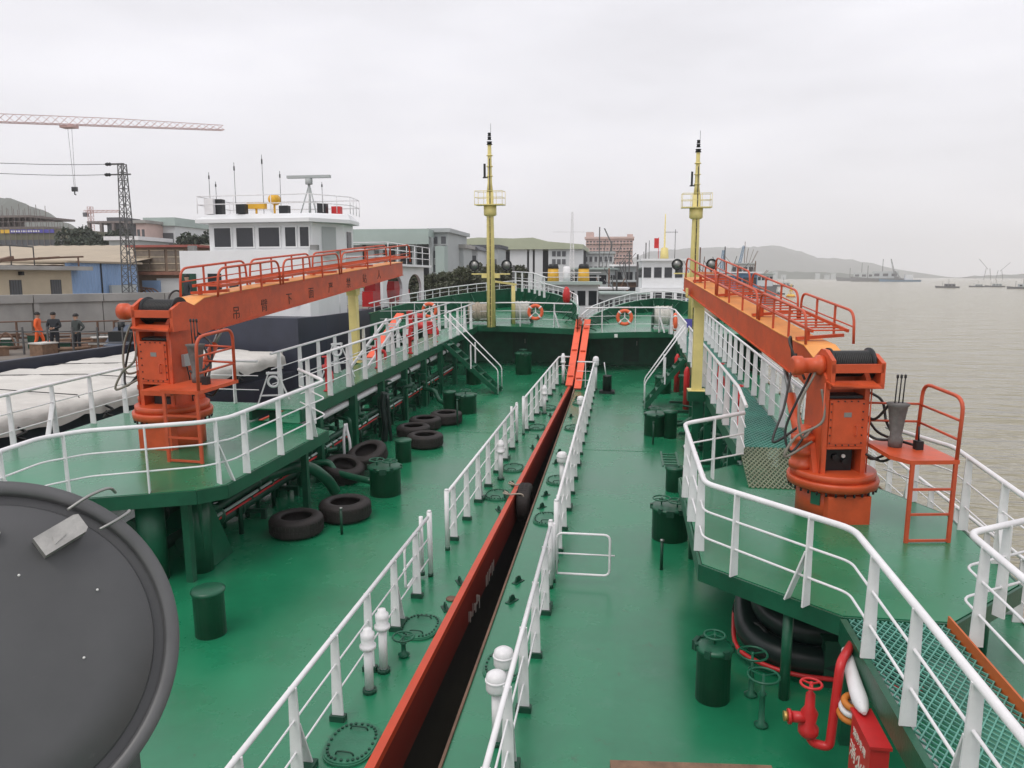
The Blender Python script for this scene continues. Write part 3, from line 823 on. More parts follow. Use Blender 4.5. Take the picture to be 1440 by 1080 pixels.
def boom_rest(label, loc, top):
    R_ = thing('boom_rest', label, 'boom rest', loc, 'yellow boom rests')
    z = top-loc[2]
    part(R_, 'post', MB().box(-0.12,0.12,-0.12,0.12,0.02,z), YPOST)
    part(R_, 'base_plate', MB().box(-0.22,0.22,-0.2,0.2,0,0.02), YPOST)
    part(R_, 'saddle', MB().sideprism([(-0.12,z-0.25),(0.12,z-0.25),(0.2,z-0.02),(-0.2,z-0.02)],-0.16,0.16).box(-0.34,-0.29,-0.1,0.1,z-0.02,z+0.22).box(0.29,0.34,-0.1,0.1,z-0.02,z+0.22).box(-0.34,0.34,-0.1,0.1,z-0.019,z+0.02), YPOST)
SHIP = 'R'
boom_rest('yellow boom rest post by the grated walkway, holding up the crane boom', (1.86,19.6,1.75), 4.10)
part(RS, 'rest_stool', MB().box(1.64,2.06,19.4,19.8,1.5,1.749).box(1.78,1.94,19.52,19.68,0,1.5), GREEN, RB)
SHIP = 'L'
boom_rest('yellow boom rest post outboard of the solid walkway, under the lettered boom', (-8.60,22.3,1.9), 4.19)
part(LS, 'rest_stool', MB().box(-8.82,-8.42,22.1,22.5,1.6,1.899).box(-8.72,-8.48,22.2,22.4,0,1.6), GREEN, LB)

# ------------------------------------------------------------------ masts on the forecastles
def mast(label, loc, h, plat_z, flood=False):
    T = thing('signal_mast', label, 'mast', loc, 'cream yellow masts on the forecastles')
    def P(n, mb, m, par=None): return part(par or T, n, mb, m)
    P('mast_tube', MB().lathe([(0.20,0),(0.17,plat_z*0.7),(0.155,plat_z-0.35),(0.155,plat_z+0.5)],n=16), YELLOW)
    P('collar', MB().lathe([(0.2,plat_z-0.5),(0.28,plat_z-0.45),(0.28,plat_z-0.04)],n=16), YELLOW)
    pf = P('lookout_platform', MB().box(-0.62,0.62,-0.4,0.4,plat_z-0.04,plat_z), YELLOW)
    mb = MB()
    for z in (0.28, 0.55):
        mb.tube([(-0.6,-0.38,plat_z+z),(0.6,-0.38,plat_z+z),(0.6,0.38,plat_z+z),(-0.6,0.38,plat_z+z)],0.012,5,closed=True)
    for x in (-0.6,-0.2,0.2,0.6):
        for y in (-0.38,0.38):
            mb.cyl((x,y,plat_z),(x,y,plat_z+0.55),0.011,n=5)
    P('platform_rail', mb, YELLOW, pf)
    P('topmast', MB().lathe([(0.14,plat_z+0.5),(0.10,plat_z+0.9),(0.08,h-0.45),(0.05,h-0.35)],n=12), YELLOW)
    for z, r in ((h-0.42,0.13),(h-0.22,0.09),(h-0.06,0.08)):
        P('mast_light', MB().lathe([(r,z),(r*0.7,z+0.08),(r*0.9,z+0.1),(r*0.9,z+0.13),(0,z+0.14)],n=12), DARK)
    P('whip_aerial', MB().cyl((0.06,0,h),(0.06,0,h+0.45),0.008,n=5), DARK)
    for z in (h-0.9, h-1.35, h-1.75):
        P('ring', MB().lathe([(0.08,z),(0.14,z+0.02),(0.14,z+0.05),(0.08,z+0.07)],n=12), YELLOW)
    P('signal_lamp', MB().box(-0.26,-0.18,-0.06,0.06,h-1.75,h-1.2).box(-0.3,-0.08,-0.03,0.03,h-1.8,h-1.75), DARK)
    mb = MB()
    for x in (-0.06,0.06):
        mb.bar((x,-0.24,0),(x,-0.20,plat_z-0.1),0.02,0.012)
    z = 0.2
    while z < plat_z-0.2:
        mb.bar((-0.06,-0.235+0.02*z/plat_z,z),(0.06,-0.235+0.02*z/plat_z,z),0.014,0.014); z += 0.28
    P('ladder', mb, YELLOW)
    P('cable', MB().tube([(0.03,-0.2,0.1),(0.02,-0.19,plat_z*0.5),(0.03,-0.17,plat_z),(0.02,-0.15,h-1.0)],0.022,6), HOSE)
    if flood:
        z = flood
        ct = P('crosstree', MB().box(-0.85,0.85,-0.06,0.06,z-0.05,z).sideprism([(-0.06,z-0.2),(0.06,z-0.2),(0.06,z-0.05),(-0.06,z-0.05)],-0.4,0.4), YELLOW)
        for x in (-0.72,0.72):
            fl = P('floodlight', MB().lathe([(0.12,0.16),(0.22,0.0),(0.24,-0.04),(0.20,-0.04),(0.17,-0.02)],(x,-0.04,z+0.36),18,'y').cyl((x,0,z),(x,0,z+0.12),0.03,n=8), DARK)
            P('lens', MB().lathe([(0.0,-0.03),(0.17,-0.025),(0.17,-0.02)],(x,-0.04,z+0.36),18,'y'), STEEL, fl)
SHIP = 'R'
mast('cream yellow mast at the tip of the orange crane boom above the sea side', (2.95,34.0,1.75), 7.9, 5.25, flood=2.5)
SHIP = 'L'
mast('cream yellow mast with two round floodlights, standing between the rope reels', (-6.5,33.4,1.9), 8.2, 5.3, flood=2.35)

# ------------------------------------------------------------------ stairs from the main decks up to the walkways
def stairs(label, x_top, z_top, x_foot, y0, y1, group='green stairs with white handrails'):
    S_ = thing('deck_stairs', label, 'stairs', (x_foot, y0, 0), group)
    B = (x_foot, y0, 0)
    for y in (y0, y1):
        part(S_, 'stringer', MB().bar((x_foot,y,0.06),(x_top,y,z_top-0.05),0.03,0.16), GREEN, B)
    n = 7
    for i in range(n):
        t = (i+0.6)/n; x = x_foot+(x_top-x_foot)*t; z = z_top*t
        part(S_, 'tread', MB().box(x-0.11,x+0.11,y0+0.02,y1-0.02,z-0.015,z+0.015), GREEN, B)
    dx = 1 if x_top > x_foot else -1
    for y in (y0-0.02, y1+0.02):
        hr = part(S_, 'handrail', MB().tube(fillet([(x_foot,y,0.05),(x_foot,y,0.92),(x_top-dx*0.02,y,z_top+1.02)],0.12),0.022,8), WHITE, B)
        xm = x_foot+(x_top-x_foot)*0.5
        part(hr, 'stanchion', MB().bar((xm,y,z_top*0.5),(xm,y,z_top*0.5+0.9),0.05,0.02), WHITE, B)
SHIP = 'R'
stairs('green stairs from the main deck up to the grated walkway', 2.02, 1.75, 0.75, 25.4, 26.15)
SHIP = 'L'
stairs('green stairs from the main deck up to the solid walkway above the pipes', -7.12, 1.9, -5.1, 27.4, 28.15)

# ------------------------------------------------------------------ tank hatches, tyres, manholes, vents and other deck fittings
def hand_wheel(mb, c, r, m=0, n=16):
    mb.torus(c, r, 0.014, n, 6, m=m)
    for k in range(3):
        a = k*2*pi/3+0.4
        mb.bar(c, (c[0]+r*cos(a), c[1]+r*sin(a), c[2]), 0.016, 0.012, m=m)
    return mb.cyl((c[0],c[1],c[2]-0.12),(c[0],c[1],c[2]+0.02),0.016,n=6,m=m)
def hatch(label, loc, r, h, wheels=1, chimney=False, plain=False, group='green tank hatches'):
    T = thing('tank_hatch', label, 'hatch', loc, group, rz=random.uniform(0,6))
    part(T, 'coaming', MB().lathe([(r,0),(r,h-0.05),(r*1.03,h-0.045)],n=24), GREEN)
    part(T, 'lid', MB().lathe([(r*1.06,h-0.04),(r*1.1,h-0.02),(r*1.1,h+0.01),(r*0.9,h+0.03),(0,h+0.035)],n=24), GREEN)
    if not plain:
        for k in range(6):
            a = k*pi/3
            part(T, 'dog', MB().box(-0.02,0.02,-0.035,0.035,0,0.09).xf(M.Translation((r*1.06*cos(a),r*1.06*sin(a),h-0.05)) @ M.Rotation(a,4,'Z')), GREEND)
        for k in range(wheels):
            a = k*2.4
            x, y = (r*0.5*cos(a), r*0.5*sin(a)) if wheels > 1 else (0,0)
            part(T, 'hand_wheel', hand_wheel(MB(), (x,y,h+0.15), min(0.16,r*0.6)), WHEELG)
        part(T, 'hinge', MB().box(-0.07,0.07,r*1.0,r*1.25,h-0.08,h+0.04), GREEND)
    if chimney:
        part(T, 'riser', MB().lathe([(r*0.55,0),(r*0.55,h*1.15),(r*0.62,h*1.16),(r*0.62,h*1.25),(0,h*1.27)],(r*1.0,r*1.15,0),18), GREEN)
    return T
SHIP = 'L'
hatch('plain round green hatch by the columns under the far crane platform', (-5.85,9.2,0), 0.21, 0.65, plain=True)
hatch('wide green hatch with two hand wheels beside the leaning tyres', (-5.45,15.6,0), 0.34, 0.62, 2)
hatch('small plain green hatch right behind the one with two hand wheels', (-5.85,18.2,0), 0.2, 0.55, plain=True)
hatch('green hatch with a riser behind it, beyond the heap of tyres', (-5.6,24.2,0), 0.36, 0.6, 1, chimney=True)
hatch('small green hatch by the foot of the stairs on the far tanker', (-6.5,29.6,0), 0.3, 0.6)
hatch('green hatch at the foot of the forecastle bulkhead, far tanker', (-4.9,32.3,0), 0.34, 0.9)
SHIP = 'R'
hatch('green hatch with a dogged lid in front of the black inflatable boat', (1.14,8.65,0), 0.2, 0.66)
hatch('broad green hatch with a hand wheel beside the crane platform corner', (0.93,13.85,0), 0.33, 0.6, 2)
hatch('green hatch with a short ladder lying across its lid', (1.2,16.75,0), 0.2, 0.52, plain=True)
hatch('green hatch with a riser, before the foot of the near stairs', (0.98,21.95,0), 0.33, 0.62, 1, chimney=True)
hatch('small green hatch behind the stairs on the deck of the grated walkway', (1.5,28.6,0), 0.3, 0.6)
T = thing('short_ladder', 'short green ladder lying across the lid of a green hatch', 'ladder', (1.1,17.0,0.57))
for x in (-0.17,0.17): part(T, 'rail', MB().bar((x,-0.35,0.0),(x,0.75,0.03),0.04,0.03), GREEN)
for k in range(5): part(T, 'rung', MB().bar((-0.15,-0.25+k*0.22,0.01),(0.15,-0.25+k*0.22,0.01),0.025,0.025), GREEN)

def tyre_mesh(R=0.5, w=0.34):
    mb = MB()
    ri = R*0.56
    prof = [(ri,0.04),(ri+0.02,0.0),(ri+0.1,-0.01),(R-0.07,0.0),(R-0.015,0.03),(R,0.06),(R,w-0.06),(R-0.015,w-0.03),(R-0.07,w),(ri+0.1,w+0.01),(ri+0.02,w),(ri,w-0.04),(ri+0.05,w-0.07),(R-0.08,w*0.5),(ri+0.05,0.07),(ri,0.04)]
    mb.lathe(prof, n=36)
    return mb
TYRE = tyre_mesh().mesh('tyre', RUBBER)
TREAD = (lambda mb: ([mb.box(-0.012,0.012,0.496,0.508,0.07,0.15) and None for _ in ()], mb)[1])(MB())
for i in range(44):
    a = 2*pi*i/44
    b_ = MB().box(-0.022,0.022,0.494,0.507,0.07,0.155).box(-0.022,0.022,0.494,0.507,0.185,0.27)
    b_.xf(M.Rotation(a,4,'Z')); TREAD.add(b_.v, b_.f)
TREADM = TREAD.mesh('tread_blocks', RUBBER)
def tyre(label, loc, rot=(0,0,0), s=1.0, group='old truck tyres'):
    o = solo('tyre', label, 'tyre', TYRE, None, loc, group)
    o.rotation_euler = rot; o.scale = (s,)*3
    part(o, 'tread', TREADM, None)
    return o
SHIP = 'L'
tyre('dark truck tyre lying flat, nearest the searchlight', (-6.35,13.05,0.012), s=1.0)
tyre('dark truck tyre lying flat, touching the one nearest the searchlight', (-5.75,14.0,0.012), s=1.02)
tyre('dark truck tyre lying flat, in front of the far heap of tyres', (-5.72,19.75,0.012), s=0.98)
tyre('dark truck tyre lying flat, second of the far heap behind the small plain hatch', (-6.35,20.75,0.012), s=0.95)
tyre('dark truck tyre lying flat, third of the far heap of four', (-6.3,21.8,0.012), s=0.95)
tyre('dark truck tyre lying flat, last of the far heap before the green riser', (-5.85,22.6,0.012), s=0.98)
tyre('dark truck tyre tilted against the pipework beside the hatch with two hand wheels', (-6.75,16.4,0.13), (radians(15),radians(8),radians(20)), 0.95)
tyre('worn brown tyre tilted over, next to the tyre against the pipework', (-6.35,17.1,0.30), (radians(16),radians(-14),0.3), 0.95)
tyre('black tyre hung as a fender in the gap between the two hulls', (-2.56,16.1,-0.22), (0,radians(90),0), 0.85)
for y in (15.75,16.45):
    solo('lashing_rope', 'pale rope lashing %s of the tyre hung in the gap' % ('at the near side' if y < 16 else 'at the far side'), 'rope', MB().tube(smooth_path([(0.16,0,-0.30),(0.12,0.02,-0.05),(0.04,0.0,0.05),(-0.2,-0.03,0.04),(-0.35,0.02,0.05)],5),0.018,6).tube([(-0.2,-0.05,0.05),(-0.32,0.06,0.07),(-0.25,0.07,0.05)],0.016,6), ROPE, (-2.5,y,0.03), 'rope lashings of the fender tyre')

def manhole_mesh():
    mb = MB()
    a, b = 0.27, 0.36
    n = 28
    pts = []
    for i in range(n):
        t = 2*pi*i/n
        c, s_ = cos(t), sin(t)
        pts.append((a*abs(c)**0.8*(1 if c >= 0 else -1), b*abs(s_)**0.8*(1 if s_ >= 0 else -1)))
    mb.prism([(x*1.04,y*1.04) for x,y in pts], 0.001, 0.022)
    mb.prism([(x*0.985,y*0.985) for x,y in pts], 0.02, 0.034)
    return mb, pts
mm, mpts = manhole_mesh()
MANM = mm.mesh('manhole_cover', mat('manhole_green', (0.03,0.16,0.09), 0.42, var=0.15, scale=6, bump=0.2))
bm_ = MB()
for x, y in mpts: bm_.cyl((x*0.87,y*0.87,0.034),(x*0.87,y*0.87,0.052),0.016,n=6)
MANB = bm_.mesh('bolt', GREEND)
hm_ = MB()
hm_.tube(smooth_path([(-0.1,0,0.035),(-0.07,0,0.07),(0.07,0,0.07),(0.1,0,0.035)],3),0.01,5)
MANH = hm_.mesh('handle', GREEND)
def manhole(label, loc):
    o = solo('manhole_cover', label, 'manhole', MANM, None, loc, 'oval bolted manhole covers')
    part(o, 'bolt_ring', MANB, None, kind='stuff')
    for y in (-0.22,0.22): part(o, 'handle', MANH, None).location = (0,y,0)
SHIP = 'L'
for lb, y in (('nearest the searchlight',7.15),('beside the small valve wheel',9.8),('just before the fender tyre',15.8),('just beyond the fender tyre',17.9),('by the farthest white railing',22.3),('last before the orange planks',25.2)):
    manhole('oval green manhole cover on the far tanker, ' + lb, (-2.98,y,0.002))
SHIP = 'R'
for lb, y in (('half hidden by the pair of white vents',9.0),('beside the swung gate',14.5),('behind the lone white vent',17.1),('in the middle of the far length',22.4),('last before the planks',26.2)):
    manhole('oval green manhole cover on the near tanker, ' + lb, (-1.42,y,0.002))

def vent(label, loc, h, round_head=True):
    T = thing('tank_vent', label, 'vent pipe', loc, 'white tank vents along the gap')
    part(T, 'pipe', MB().cyl((0,0,0.05),(0,0,h*0.72),0.055,n=12).cyl((0,0,0),(0,0,0.05),0.085,n=12,m=1), [WHITE, GREEND])
    if round_head:
        part(T, 'head', MB().lathe([(0.085,h*0.68),(0.1,h*0.70),(0.1,h*0.74),(0.075,h*0.75),(0.085,h*0.86),(0.085,h*0.92),(0.06,h*0.93),(0.05,h*0.99),(0.0,h)],n=16), WHITE)
    else:
        part(T, 'head', MB().lathe([(0.10,h*0.72),(0.115,h*0.76),(0.115,h*0.9),(0.105,h*0.95),(0.07,h*0.98),(0,h)],n=18), WHITE)
        part(T, 'band', MB().lathe([(0.118,h*0.86),(0.124,h*0.865),(0.124,h*0.885),(0.118,h*0.89)],n=18), WHITE)
SHIP = 'L'
vent('white tank vent with a stepped head, front one of the pair by the manhole', (-3.14,8.15,0), 0.84)
vent('white tank vent with a stepped head, rear one of the pair by the manhole', (-3.12,8.62,0), 0.86)
vent('white tank vent with a stepped head, on the middle length of railing', (-3.12,17.0,0), 0.95)
vent('white tank vent with a stepped head, on the farthest length of railing', (-3.0,24.3,0), 0.95)
vent('white tank vent standing at the end of the railing by the planks', (-2.95,29.9,0), 1.25)
SHIP = 'R'
vent('white tank vent with a rounded cap, front one of the near pair', (-1.27,7.45,0), 0.86, False)
vent('white tank vent with a rounded cap, rear one of the near pair', (-1.27,7.95,0), 0.86, False)
vent('white tank vent with a rounded cap, alone halfway along the near tanker', (-1.28,16.4,0), 0.9, False)
vent('white tank vent with a rounded cap, alone far along the near tanker', (-1.22,22.7,0), 0.95, False)
vent('tall white tank vent with a ball cap at the far end of the near railing', (-1.0,28.9,0), 1.3, False)
SHIP = 'R'
T = GT = thing('swing_gate', 'small white tubular gate swung open across the near deck', 'gate', (-1.0,11.62,0), 'white tubular gates')
part(T, 'frame', MB().tube(fillet([(0.02,0,0.16),(0.86,0,0.16),(0.86,0,0.84),(0.02,0,0.84),(0.02,0,0.16)],0.1,4),0.02,8), WHITE)
part(T, 'cross_bar', MB().tube([(0.02,0,0.50),(0.94,0,0.50)],0.014,6), WHITE)
part(T, 'hinge_post', MB().cyl((-0.04,0,0.06),(-0.04,0,1.0),0.035,n=10).cyl((-0.04,0,0),(-0.04,0,0.06),0.045,n=10,m=1), [WHITE, GREEND])

SHIP = 'L'
dup(GT, (-3.42,11.4,0.05), 'small white tubular gate folded back along the far railing nearest the searchlight', rz=-pi/2)
dup(GT, (-3.42,20.3,0.05), 'small white tubular gate folded back along the middle length of far railing', rz=-pi/2)
def valve(label, loc, r=0.13, h=0.42, m=WHEELG, group='hand-wheel valves on the decks'):
    T = thing('valve', label, 'valve', loc, group)
    part(T, 'body', MB().lathe([(0.06,0),(0.08,0.03),(0.035,0.06),(0.03,h*0.6),(0.045,h*0.65),(0.02,h*0.7),(0.015,h)],n=12), m)
    part(T, 'hand_wheel', hand_wheel(MB(), (0,0,h), r), m)
SHIP = 'L'
valve('small green valve wheel on the deck next to the white vents', (-2.98,9.02,0), 0.14, 0.28)
def lug(label, loc, rz=0):
    T = solo('deck_lug', label, 'lug', MB().sideprism([(-0.09,0),(0.09,0),(0.045,0.10),(-0.045,0.10)],-0.012,0.012).box(-0.05,0.05,-0.11,0.11,0.001,0.012).torus((0,0,0.075),0.03,0.01,10,5,'x'), GREEND, loc, 'small steel lugs along the gap', rz)
SHIP = 'L'
ORD = ('first','second','third','fourth','fifth','sixth','seventh','eighth','ninth','tenth','eleventh','twelfth','thirteenth','fourteenth')
for k, y in enumerate((10.42,11.35,14.85,15.6,16.6,19.9,21.0,24.0,27.5)):
    lug('small dark green steel lug on the far tanker gap edge, %s from the camera' % ORD[k], (-2.77,y,0), 0.5)
solo('drain_cap', 'round brown drain cap on the far deck between two lugs', 'drain cap', MB().lathe([(0.085,0),(0.085,0.02),(0.05,0.03),(0,0.032)],n=16), RUSTY, (-2.76,10.75,0))
SHIP = 'R'
for k, y in enumerate((10.85,11.55,15.2,16.0,18.6,19.6,24.0,27.0)):
    lug('small dark green steel lug on the near tanker gap edge, %s from the camera' % ORD[k], (-1.6,y,0), -0.5)
def rod(label, loc, h=0.55, cap=True):
    T = thing('sounding_rod', label, 'sounding pipe', loc, 'thin green sounding pipes')
    part(T, 'pipe', MB().cyl((0,0,0),(0,0,h),0.026,n=8), GREEND)
    part(T, 'cap', MB().lathe([(0.036,h),(0.036,h+0.03),(0.0,h+0.04)],n=8), STEEL if cap else GREEND)
SHIP = 'L'
rod('thin green sounding pipe in front of the two nearest tyres', (-5.47,13.1,0), 0.5)
rod('thin green sounding pipe beside the hatch with a riser', (-5.4,22.2,0), 0.8, False)
SHIP = 'R'
rod('thin green sounding pipe before the broad hatch by the platform corner', (0.71,12.35,0), 0.5)
rod('thin green sounding pipe before the hatch near the stairs', (0.87,20.8,0), 0.6, False)
T = thing('bollard', 'black double-step bollard with a thin white stick, near the bulkhead', 'bollard', (-0.55,28.3,0))
part(T, 'base', MB().box(-0.28,0.28,-0.2,0.2,0,0.1), DARK); part(T, 'post', MB().lathe([(0.17,0.1),(0.16,0.62),(0.18,0.66),(0,0.68)],n=14), BLACK)
part(T, 'stick', MB().cyl((-0.05,0,0.66),(-0.12,0,1.15),0.02,n=6), WHITE)
# signal-orange planks laid from the gap up to the forecastles
SHIP = 'L'
for lb, x0, x1, w_, y0 in (('left of the pair',-2.66,-2.60,0.27,29.3),('right of the pair',-2.28,-2.24,0.27,28.7)):
    T = thing('gang_plank', 'bright orange plank leaning up to the forecastles, ' + lb, 'plank', (x0,y0,0), 'orange planks between the bows')
    part(T, 'board', MB().bar((x0,y0,0.06),(x1,33.4,2.25),w_,0.05), PLANK, (x0,y0,0))
    for t in (0.12,0.5,0.85):
        part(T, 'cleat', MB().box(-0.1,0.1,-0.03,0.03,-0.01,0.03).xf(M.Translation((x0+(x1-x0)*t, y0+(33.4-y0)*t-0.02, 0.06+2.19*t+0.04))), GUNW, (x0,y0,0))
solo('mooring_line', 'dirty beige mooring line hanging down the gap between the planks', 'rope', MB().tube(smooth_path([(0,0,-0.25),(0.02,1.5,0.05),(0.06,3.0,0.7),(0.1,5.4,2.2)],6),0.03,7), ROPE, (-2.47,28.4,0.0))
# white draught figures chalked on the red hull side
mb = MB()
random.seed(3)
for k in range(9):
    y = 11.2+0.10*k; z = -0.42-0.05*(k % 3)
    mb.box(-2.597,-2.594,y,y+random.uniform(0.02,0.06),z-random.uniform(0.08,0.25),z)
for k in range(6):
    y = 12.6+0.14*k
    mb.box(-2.597,-2.594,y,y+0.05,-0.5-random.uniform(0.05,0.2),-0.42)
part(LS, 'hull_marking', mb, LETW, LB, kind='stuff')

# ------------------------------------------------------------------ lifebuoys
def lifebuoy(label, loc, rz=0, tilt=0):
    T = thing('lifebuoy', label, 'lifebuoy', loc, 'orange lifebuoys on the railings', rz)
    part(T, 'ring', MB().torus((0,0,0),0.29,0.075,28,10,'y'), BUOY)
    for k in range(4):
        a = k*pi/2+pi/4
        part(T, 'band', MB().torus((0,0,0),0.079,0.012,14,6,'y',flat=3.2).xf(M.Rotation(-a,4,'Y') @ M.Translation((0.29,0,0)) @ M.Rotation(pi/2,4,'X')), REFL)
    part(T, 'bracket', MB().bar((0,0.03,-0.05),(0,0.03,0.26),0.05,0.03).bar((0,0.03,0),(-0.2,0.03,-0.16),0.05,0.03).bar((0,0.03,0),(0.2,0.03,-0.16),0.05,0.03), WHITE)
SHIP = 'L'
lifebuoy('orange lifebuoy on the forecastle rail right of the cream mast, far tanker', (-4.55,33.58,2.55))
lifebuoy('orange lifebuoy on the forecastle rail outboard of the solid walkway', (-9.3,33.35,2.62))
SHIP = 'R'
lifebuoy('orange lifebuoy on the forecastle rail of the tanker with grated walkway', (0.05,33.28,2.38))
lifebuoy('orange lifebuoy seen edge-on, hung on the walkway railing near the stairs', (2.0,30.6,2.45), radians(90))

# ------------------------------------------------------------------ mooring winches and rope reels on the forecastles
def winch(label, loc, m, L_=0.9, r=0.33):
    T = thing('rope_reel', label, 'rope reel', loc, 'mooring rope reels')
    part(T, 'frame', MB().sideprism([(-0.3,0),(0.3,0),(0.08,0.62),(-0.08,0.62)],-L_/2-0.1,-L_/2-0.04).sideprism([(-0.3,0),(0.3,0),(0.08,0.62),(-0.08,0.62)],L_/2+0.04,L_/2+0.1), GREEND)
    part(T, 'flange', MB().lathe([(r+0.1,-L_/2-0.03),(r+0.1,-L_/2)],(0,0,0.55),20,'x').lathe([(r+0.1,L_/2),(r+0.1,L_/2+0.03)],(0,0,0.55),20,'x'), GREEND)
    mb = MB(); n = int(L_/0.07)
    for i in range(n):
        x = -L_/2+0.04+i*(L_-0.08)/(n-1)
        mb.torus((x,0,0.55), r*(0.92+0.1*((i*7)%3)/3), 0.045, 20, 7, 'x')
    mb.lathe([(r*0.9,-L_/2+0.02),(r*0.9,L_/2-0.02)],(0,0,0.55),20,'x')
    part(T, 'rope', mb, m)
SHIP = 'L'
winch('reel of beige mooring rope left of the cream mast on the far forecastle', (-7.25,34.8,1.9), ROPE, 1.1, 0.42)
winch('reel of white mooring rope right of the cream mast on the far forecastle', (-5.45,35.6,1.9), ROPEW, 0.8, 0.42)
SHIP = 'R'
winch('reel of white mooring rope on the forecastle by the boom tip', (1.75,35.2,1.75), ROPEW, 0.8, 0.42)
winch('reel of dark mooring rope half hidden behind the boom tip', (3.9,36.3,1.75), ROPE, 0.7)
SHIP = 'L'
T = solo('flag_bundle', 'red cloth bundle hanging on the bow rail above the gap', 'cloth', MB().lathe([(0.03,0),(0.16,0.1),(0.2,0.4),(0.14,0.75),(0.05,0.85)],n=10), RED, (-3.6,38.0,2.6))
solo('davit_post', 'short pinkish yellow davit post beside the mast of the far tanker', 'davit', MB().cyl((0,0,0),(0,0,1.75),0.09,n=10).bar((-1.0,0,1.95),(0.15,0,1.8),0.09,0.09), YPOST, (-5.75,34.9,1.9))

# ------------------------------------------------------------------ pipework under the walkways
FLM = MB().lathe([(0.9,-0.035),(1.5,-0.03),(1.5,-0.006),(1.5,0.006),(1.5,0.03),(0.9,0.035)],n=14,axis='y').mesh('flange', GREEND)
def pipe_run(label, x, z, r, y0, y1, m, group, gap=2.4):
    T = thing('deck_pipe', label, 'pipe', (x,y0,z), group)
    part(T, 'tube', MB().cyl((0,0,0),(0,y1-y0,0),r,n=10), m)
    y = gap*random.uniform(0.3,0.9)
    while y < y1-y0:
        o = part(T, 'flange', FLM, None); o.location = (0,y,0); o.scale = (r,1,r)
        y += gap
def gate_valve(label, loc, s=1.0, m=GREEN, wm=WHEELG, axis=0, group='valves in the pipework'):
    T = thing('pipe_valve', label, 'valve', loc, group, rz=axis)
    part(T, 'body', MB().lathe([(0.16*s,-0.2*s),(0.16*s,-0.16*s),(0.10*s,-0.15*s),(0.13*s,0),(0.10*s,0.15*s),(0.16*s,0.16*s),(0.16*s,0.2*s)],n=14,axis='y').lathe([(0.11*s,0.05*s),(0.11*s,0.16*s),(0.14*s,0.17*s),(0.14*s,0.21*s),(0.05*s,0.22*s),(0.045*s,0.36*s),(0.02*s,0.37*s),(0.018*s,0.5*s)],n=12), m)
    part(T, 'hand_wheel', hand_wheel(MB(), (0,0,0.50*s), 0.15*s), wm)
SHIP = 'L'
G = 'pipes under the walkway of the far tanker'
random.seed(5)
for lb, x, z, r, y0, y1, m in (('white insulated pipe right under the solid walkway',-7.42,1.40,0.085,14.9,31,WHITE),('thick dark green pipe under the solid walkway, upper outer one',-7.9,1.15,0.11,11.2,31,GREEND),
    ('thick dark green pipe low under the solid walkway',-7.55,0.42,0.11,11.2,31,GREEND),('dark green pipe at knee height under the solid walkway',-7.35,0.80,0.07,11.4,31,GREEND),
    ('thin red pipe along the pipework of the far tanker',-7.31,0.60,0.022,11.4,30,RED),('thin grey green pipe above the red one',-7.30,0.68,0.028,11.4,30,MINT),
    ('thick dark green pipe deep under the solid walkway',-8.3,0.75,0.13,11,31,GREEND),('dark green pipe along the deck below the walkway',-8.1,0.25,0.10,11,31,GREEND)):
    pipe_run(lb, x, z, r, y0, y1, m, G)
for i, y in enumerate((11.9,14.2,16.9,19.3,21.6,24.0,26.2)):
    gate_valve('green hand-wheel valve in the pipework under the solid walkway, %s from the crane' % ORD[i], (-7.42,y,0.62+0.12*(i%2)), 1.15)
    gate_valve('green hand-wheel valve set back under the solid walkway, %s from the crane' % ORD[i], (-7.95,y+0.9,0.72), 1.1)
for lb, pts, r in (('green cross pipe running from the pipework to the hatch with two hand wheels',[(-7.5,16.0,0.42),(-7.0,16.1,0.5),(-6.7,16.0,0.3),(-5.75,15.65,0.24)],0.075),
    ('green cross pipe running from the pipework to the hatch with a riser',[(-7.5,25.1,0.6),(-6.9,25.0,0.55),(-6.6,24.8,0.22),(-5.9,24.3,0.22)],0.075),
    ('bent green pipe behind the tyre beside the near columns',[(-7.4,13.9,0.8),(-6.9,14.6,0.85),(-6.6,15.0,0.5),(-6.5,15.3,0.1)],0.12)):
    solo('cross_pipe', lb, 'pipe', MB().tube(smooth_path(pts,6),r,10), GREEN)
solo('white_hose', 'pair of white pipes standing beside a walkway pillar near the leaning tyre', 'pipe', MB().tube(smooth_path([(0,0,0),(0,0,0.5),(0.03,0.05,0.85)],4),0.035,8).tube(smooth_path([(0.13,0.05,0),(0.13,0.05,0.4),(0.06,0.08,0.7),(0.05,0.08,0.85)],4),0.035,8), WHITE, (-7.02,17.2,0.3))
solo('black_hose_bundle', 'black upright rubber hose bundle beside a walkway pillar', 'hose', MB().tube(smooth_path([(0,0,0),(0.03,0.02,0.5),(-0.02,0.02,1.0),(0.02,0.05,1.4)],4),0.09,10).tube(smooth_path([(0.16,0.1,0),(0.13,0.06,0.6),(0.1,0.08,1.3)],4),0.05,8), BLACK, (-7.0,20.1,0.0))
